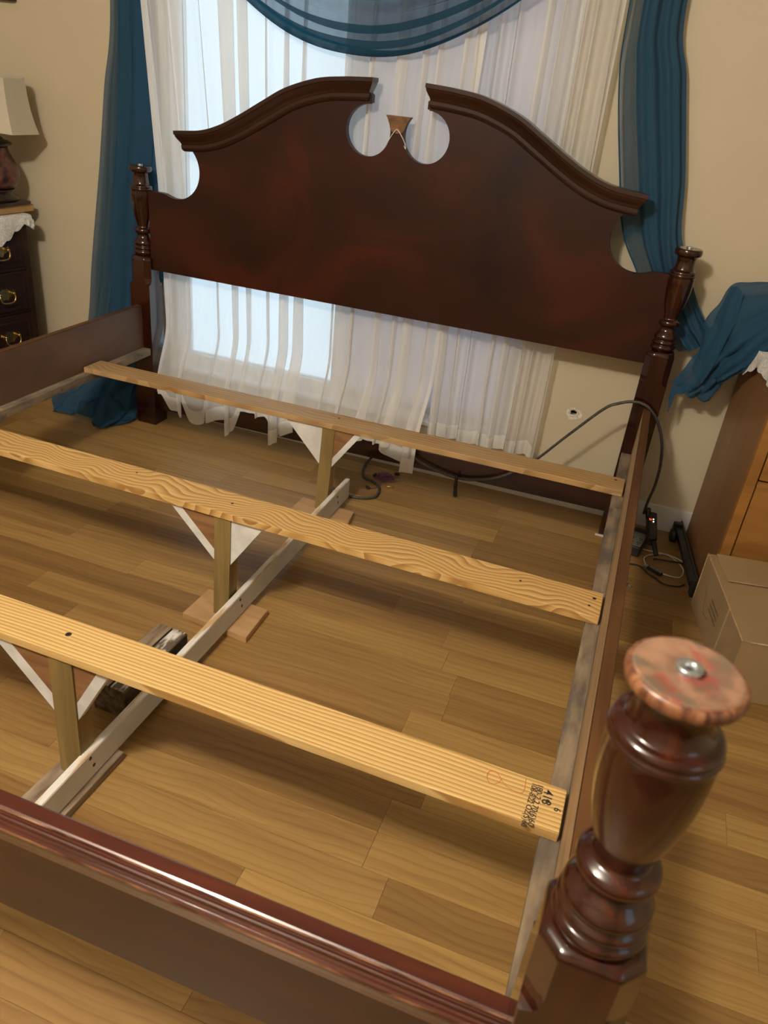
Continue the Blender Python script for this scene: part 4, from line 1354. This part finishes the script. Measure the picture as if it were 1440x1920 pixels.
obj('top_flap', bm, ['card', 'card_edge'], cb)
bm = bmesh.new()
tube(bm, [(-0.0006, -BD, BH + 0.002), (-0.0006, -BD * .5, BH + 0.0025), (-0.0006, 0, BH + 0.002)], 0.0018, 20, 6)
tube(bm, [(0.02, -BD + 0.0, BH + 0.001), (BW * .5, -BD - .001, BH + 0.0018), (BW, -BD, BH + 0.001)], 0.0022, 20, 6)
tube(bm, [(-0.0003, -0.0015, 0.003), (-0.0003, -0.0015, BH)], 0.0016, 8, 6)
obj('fold_edges', bm, 'card_edge', cb)
bm = bmesh.new()
for (za, zb) in ((0.0, BH),):
    for y in (-0.285, -0.292):
        tube(bm, [(-0.0004, y, 0.004), (-0.0004, y, BH)], 0.0009, 8, 4)
obj('score_lines', bm, 'card_edge', cb)
# printed arrow and lines of print on the side facing the bed
bm = bmesh.new()
def stroke(bm, a, b_, w=0.0016):
    a = Vector((-0.0006, *a)); b_ = Vector((-0.0006, *b_))
    d = (b_ - a).normalized(); n_ = Vector((0, -d.z, d.y)) * w / 2
    bm.faces.new([bm.verts.new(p) for p in (a - n_, b_ - n_, b_ + n_, a + n_)])
stroke(bm, (-0.085, 0.115), (-0.115, 0.050)); stroke(bm, (-0.115, 0.050), (-0.168, 0.060))
obj('printed_arrow', bm, 'ink', cb)
bm = bmesh.new()
rn = random.Random(5)
for ln in range(3):
    z = 0.118 - ln * 0.016
    y = -0.150
    while y > -0.232:
        w = rn.choice((0.004, 0.006))
        stroke(bm, (y, z + 0.004), (y - w * 0.6, z - 0.004), 0.0016)
        stroke(bm, (y - w * 0.3, z + 0.004), (y - w, z + rn.uniform(-0.004, 0.002)), 0.0014)
        y -= w + 0.003
obj('printed_lines', bm, 'ink', cb)

# black iron rail lying along the chest, end bracket at the wall
ir = thing('bed_rail', 'black iron bed rail on the floor along the chest side', 'rail', (1.226, -0.300, 0), R(7.5))
bm = bmesh.new()
box(bm, -0.010, -0.004, 0.0, 0.395, 0.004, 0.066, 0.001); box(bm, -0.030, -0.010, 0.0, 0.395, 0.056, 0.060, 0.0005)
obj('angle_bar', bm, 'iron', ir)
bm = bmesh.new()
lathe(bm, [(0.014, -0.012), (0.022, -0.010), (0.024, 0.0), (0.022, 0.010), (0.014, 0.012)], 0, 0, 20)
for v in bm.verts:
    v.co = Matrix.Translation((-0.030, 0.355, 0.0245)) @ Matrix.Rotation(math.pi / 2, 4, 'Y') @ v.co
box(bm, -0.040, -0.010, 0.345, 0.365, 0.03, 0.075, 0.003)
obj('caster', bm, 'black', ir)
bm = bmesh.new(); box(bm, -0.016, -0.003, -0.004, 0.03, 0.0005, 0.064, 0.002); obj('end_cap', bm, 'black', ir)

# ------------------------------------------------------------------ cables and small things on the floor
pc = thing('braided_cable', 'black braided cable arching past the right bed post to the floor', 'cable', (0.5, -0.03, 0.1))
bm = bmesh.new()
route = [(1.033, 0.035, 0.085), (1.034, 0.010, 0.15), (1.039, -0.01, 0.215), (1.036, -0.025, 0.30), (1.020, -0.035, 0.38), (0.986, -0.052, 0.455), (0.947, -0.060, 0.496), (0.904, -0.062, 0.504),
         (0.858, -0.060, 0.488), (0.814, -0.058, 0.456), (0.718, -0.050, 0.334), (0.629, -0.036, 0.216), (0.545, -0.030, 0.139), (0.455, -0.028, 0.094), (0.356, -0.028, 0.080),
         (0.230, -0.030, 0.106), (0.160, -0.026, 0.148), (0.120, 0.0, 0.160), (0.060, 0.040, 0.120), (0.005, 0.080, 0.035), (-0.012, 0.060, 0.008), (-0.003, 0.0, 0.0062), (0.026, -0.057, 0.0062),
         (0.067, -0.074, 0.0062), (0.104, -0.112, 0.0062), (0.116, -0.178, 0.0062), (0.096, -0.208, 0.0062), (0.061, -0.224, 0.0062), (0.025, -0.228, 0.0062), (-0.010, -0.222, 0.0062), (-0.050, -0.195, 0.0062)]
tube(bm, route, 0.0048, 340, 10)
o = obj('cord', bm, 'braid', pc, True); o.matrix_parent_inverse = Matrix.Translation((-0.5, 0.03, -0.1))
bm = bmesh.new()
tube(bm, [(0.369, -0.036, 0.092), (0.371, -0.037, 0.050), (0.374, -0.034, 0.010)], lambda t_: 0.0055 + 0.0025 * t_, 14, 8)
tag(obj('cable_strap', bm, 'black', None, True), 'short black strap hanging from the braided cable to the floor', 'strap')

ps = thing('power_strip', 'grey power outlet block on the floor behind the right rail', 'power strip', (1.015, -0.055, 0), R(-12))
bm = bmesh.new(); box(bm, -0.012, 0.045, -0.075, 0.075, 0.001, 0.038, 0.004); obj('housing', bm, 'black', ps)
bm = bmesh.new(); box(bm, -0.009, 0.042, -0.070, 0.03, 0.038, 0.0405, 0.001); obj('face_plate', bm, 'grey', ps, False, 'grey plate with outlet slots')
bm = bmesh.new()
for y in (-0.045, -0.012):
    for x in (0.004, 0.026):
        box(bm, x - 0.0015, x + 0.0015, y - 0.005, y + 0.005, 0.0404, 0.0408); box(bm, x + 0.006, x + 0.009, y - 0.005, y + 0.004, 0.0404, 0.0408)
        box(bm, x + 0.002, x + 0.006, y - 0.013, y - 0.009, 0.0404, 0.0408)
obj('outlet_slots', bm, 'dark', ps)
pa = thing('inline_adapter', 'black inline plug adapter with red and white indicator lights', 'adapter', (1.066, 0.0, 0.010), R(6))
bm = bmesh.new()
box(bm, -0.016, 0.016, -0.085, 0.045, 0.034, 0.070, 0.006)
for v in bm.verts:
    v.co.z += (v.co.y + 0.02) * 0.25
obj('adapter_body', bm, 'black', pa)
bm = bmesh.new(); tube(bm, [(-0.020, 0.032, 0.100), (-0.016, 0.032, 0.080), (-0.010, 0.025, 0.065)], 0.009, 8, 10); obj('cable_boot', bm, 'black', pa, True)
bm = bmesh.new(); tube(bm, [(0.006, -0.084, 0.040), (0.014, -0.115, 0.022), (0.020, -0.130, 0.012)], 0.008, 8, 10); obj('plug_boot', bm, 'black', pa, True)
bm = bmesh.new()
for k in range(2):
    b2 = bmesh.new(); lathe(b2, [(0.0022, 0), (0.0020, 0.0012), (0.0003, 0.002)], 0, 0, 12); merge(bm, b2, 0, Matrix.Translation((0.002, 0.004 - 0.012 * k, 0.0760 - 0.003 * k)))
obj('indicator_light', bm, 'led', pa, True, 'white indicator lights')
bm = bmesh.new(); box(bm, -0.012, -0.004, -0.004, 0.010, 0.0745, 0.0766, 0.0005); obj('rocker_switch', bm, 'led_red', pa, False, 'red lit switch')

def cable(name, label, pts_, r, mat, n=80):
    bm = bmesh.new()
    tube(bm, pts_, r, n, 8)
    return tag(obj(name, bm, mat, None, True), label, 'cable')
zc = 0.0028
cable('charging_cable', 'thin white charging cable looped on the floor beside the iron rail', [(1.000, -0.045, zc), (1.028, -0.058, zc), (1.065, -0.070, zc), (1.136, -0.070, zc), (1.175, -0.106, zc), (1.192, -0.150, zc), (1.181, -0.200, zc), (1.148, -0.212, 0.005), (1.120, -0.210, 0.007), (1.097, -0.200, zc), (1.074, -0.176, zc), (1.064, -0.130, zc), (1.088, -0.092, zc), (1.130, -0.075, 0.007), (1.18, -0.083, zc), (1.206, -0.115, zc)], 0.0021, 'white_pl', 140)
cable('black_cable', 'black cable from the inline adapter to the iron rail', [(1.094, -0.132, 0.008), (1.104, -0.125, 0.0075), (1.145, -0.118, 0.008), (1.175, -0.112, 0.0075), (1.196, -0.106, 0.004)], 0.0028, 'black')
cable('black_cable', 'black cable in a low arc on the floor below the white loop', [(1.000, -0.200, zc), (1.050, -0.192, zc), (1.080, -0.225, zc), (1.105, -0.245, zc), (1.133, -0.268, zc), (1.174, -0.262, zc), (1.196, -0.240, zc)], 0.0028, 'black')
uc = thing('cable_connector', 'small black and silver cable connector on the floor inside white loop', 'connector', (1.098, -0.203, 0), R(-33))
bm = bmesh.new(); box(bm, -0.024, 0.030, -0.007, 0.007, 0.001, 0.012, 0.002); obj('connector_body', bm, 'black', uc)
bm = bmesh.new(); box(bm, -0.040, -0.024, -0.005, 0.005, 0.003, 0.010, 0.001); obj('metal_tip', bm, 'zinc', uc, False, 'silver metal tip')
bm = bmesh.new(); box(bm, -0.018, 0.028, -0.004, 0.004, 0.012, 0.0126, 0.0002); obj('top_strip', bm, 'grey', uc)
ut = thing('plug_end', 'small dark plug end on the floor beside the right side rail', 'plug', (1.014, -0.328, 0), R(-30))
bm = bmesh.new(); box(bm, -0.022, 0.012, -0.004, 0.004, 0.001, 0.009, 0.0015); obj('plug_body', bm, 'lamp_body', ut)
bm = bmesh.new(); box(bm, 0.012, 0.024, -0.003, 0.003, 0.002, 0.008, 0.0008); obj('metal_tip', bm, 'zinc', ut)

# purple tangle of thin wire
tg = thing('tangled_earphones', 'tangled thin purple wire with black ends on the floor under the bed', 'wire', (0.095, -0.02, 0))
bm = bmesh.new()
rn = random.Random(3)
pts_ = []
for i in range(34):
    a = i * 2.1 + rn.uniform(-.5, .5)
    rad = rn.uniform(0.008, 0.040)
    pts_.append((0.000 + rad * math.cos(a) * 1.1, 0.000 + rad * math.sin(a) * 1.25, 0.003 + 0.010 * rn.random()))
tube(bm, pts_, 0.0011, 300, 6)
tube(bm, [(0.02, 0.02, 0.004), (0.045, 0.03, 0.003), (0.055, 0.010, 0.0025), (0.030, -0.02, 0.004)], 0.0010, 40, 6)
tube(bm, [(0.01, -0.03, 0.004), (0.030, -0.055, 0.0025), (0.040, -0.060, 0.0025)], 0.0010, 20, 6)
obj('wire_loops', bm, 'purple', tg, True)
for (x, y, a) in ((0.028, 0.056, 20), (-0.030, -0.108, 150), (-0.044, 0.004, 75)):
    bm = bmesh.new(); b2 = bmesh.new()
    lathe(b2, [(0.002, -0.010), (0.0048, -0.008), (0.0055, 0.0), (0.0055, 0.008), (0.003, 0.011)], 0, 0, 12)
    merge(bm, b2, 0, Matrix.Translation((x, y, 0.0062)) @ Matrix.Rotation(R(a), 4, 'Z') @ Matrix.Rotation(math.pi / 2, 4, 'Y'))
    obj('earbud', bm, 'black', tg, True)
bm = bmesh.new(); b2 = bmesh.new()
lathe(b2, [(0.0022, -0.014), (0.0030, -0.010), (0.0030, 0.006), (0.0018, 0.008), (0.0016, 0.016)], 0, 0, 12)
merge(bm, b2, 0, Matrix.Translation((0.040, -0.058, 0.0040)) @ Matrix.Rotation(R(10), 4, 'Z') @ Matrix.Rotation(math.pi / 2, 4, 'Y'))
obj('jack_plug', bm, 'brass', tg, True)
bm = bmesh.new(); tube(bm, [(-0.030, -0.108, 0.004), (-0.012, -0.10, 0.003), (0.0, -0.07, 0.003), (0.0, -0.03, 0.004)], 0.0010, 30, 6); obj('wire_lead', bm, 'purple', tg, True)
# furniture glide under the right headboard post
bm = bmesh.new(); box(bm, PX - 0.052, PX - 0.015, -0.052, -0.0435, 0.0005, 0.006, 0.001)
tag(obj('felt_glide', bm, 'white_pl'), 'small white glide at the foot of the right headboard post', 'glide')
# headboard wire loop hung over the finial seat
bm = bmesh.new()
tube(bm, [(X0 - 0.040, -0.0145, 1.133), (X0 - 0.030, -0.0155, 1.146), (X0 - 0.014, -0.0165, 1.172), (X0 - 0.002, -0.017, 1.187), (X0 + 0.006, -0.017, 1.186), (X0 + 0.022, -0.016, 1.166), (X0 + 0.033, -0.0155, 1.148), (X0 + 0.034, -0.0150, 1.138), (X0 + 0.028, -0.0150, 1.146)], 0.0014, 60, 6)
tag(obj('white_string', bm, 'white_pl', None, True), 'thin white string looped on the headboard between the two round cut-outs', 'string')
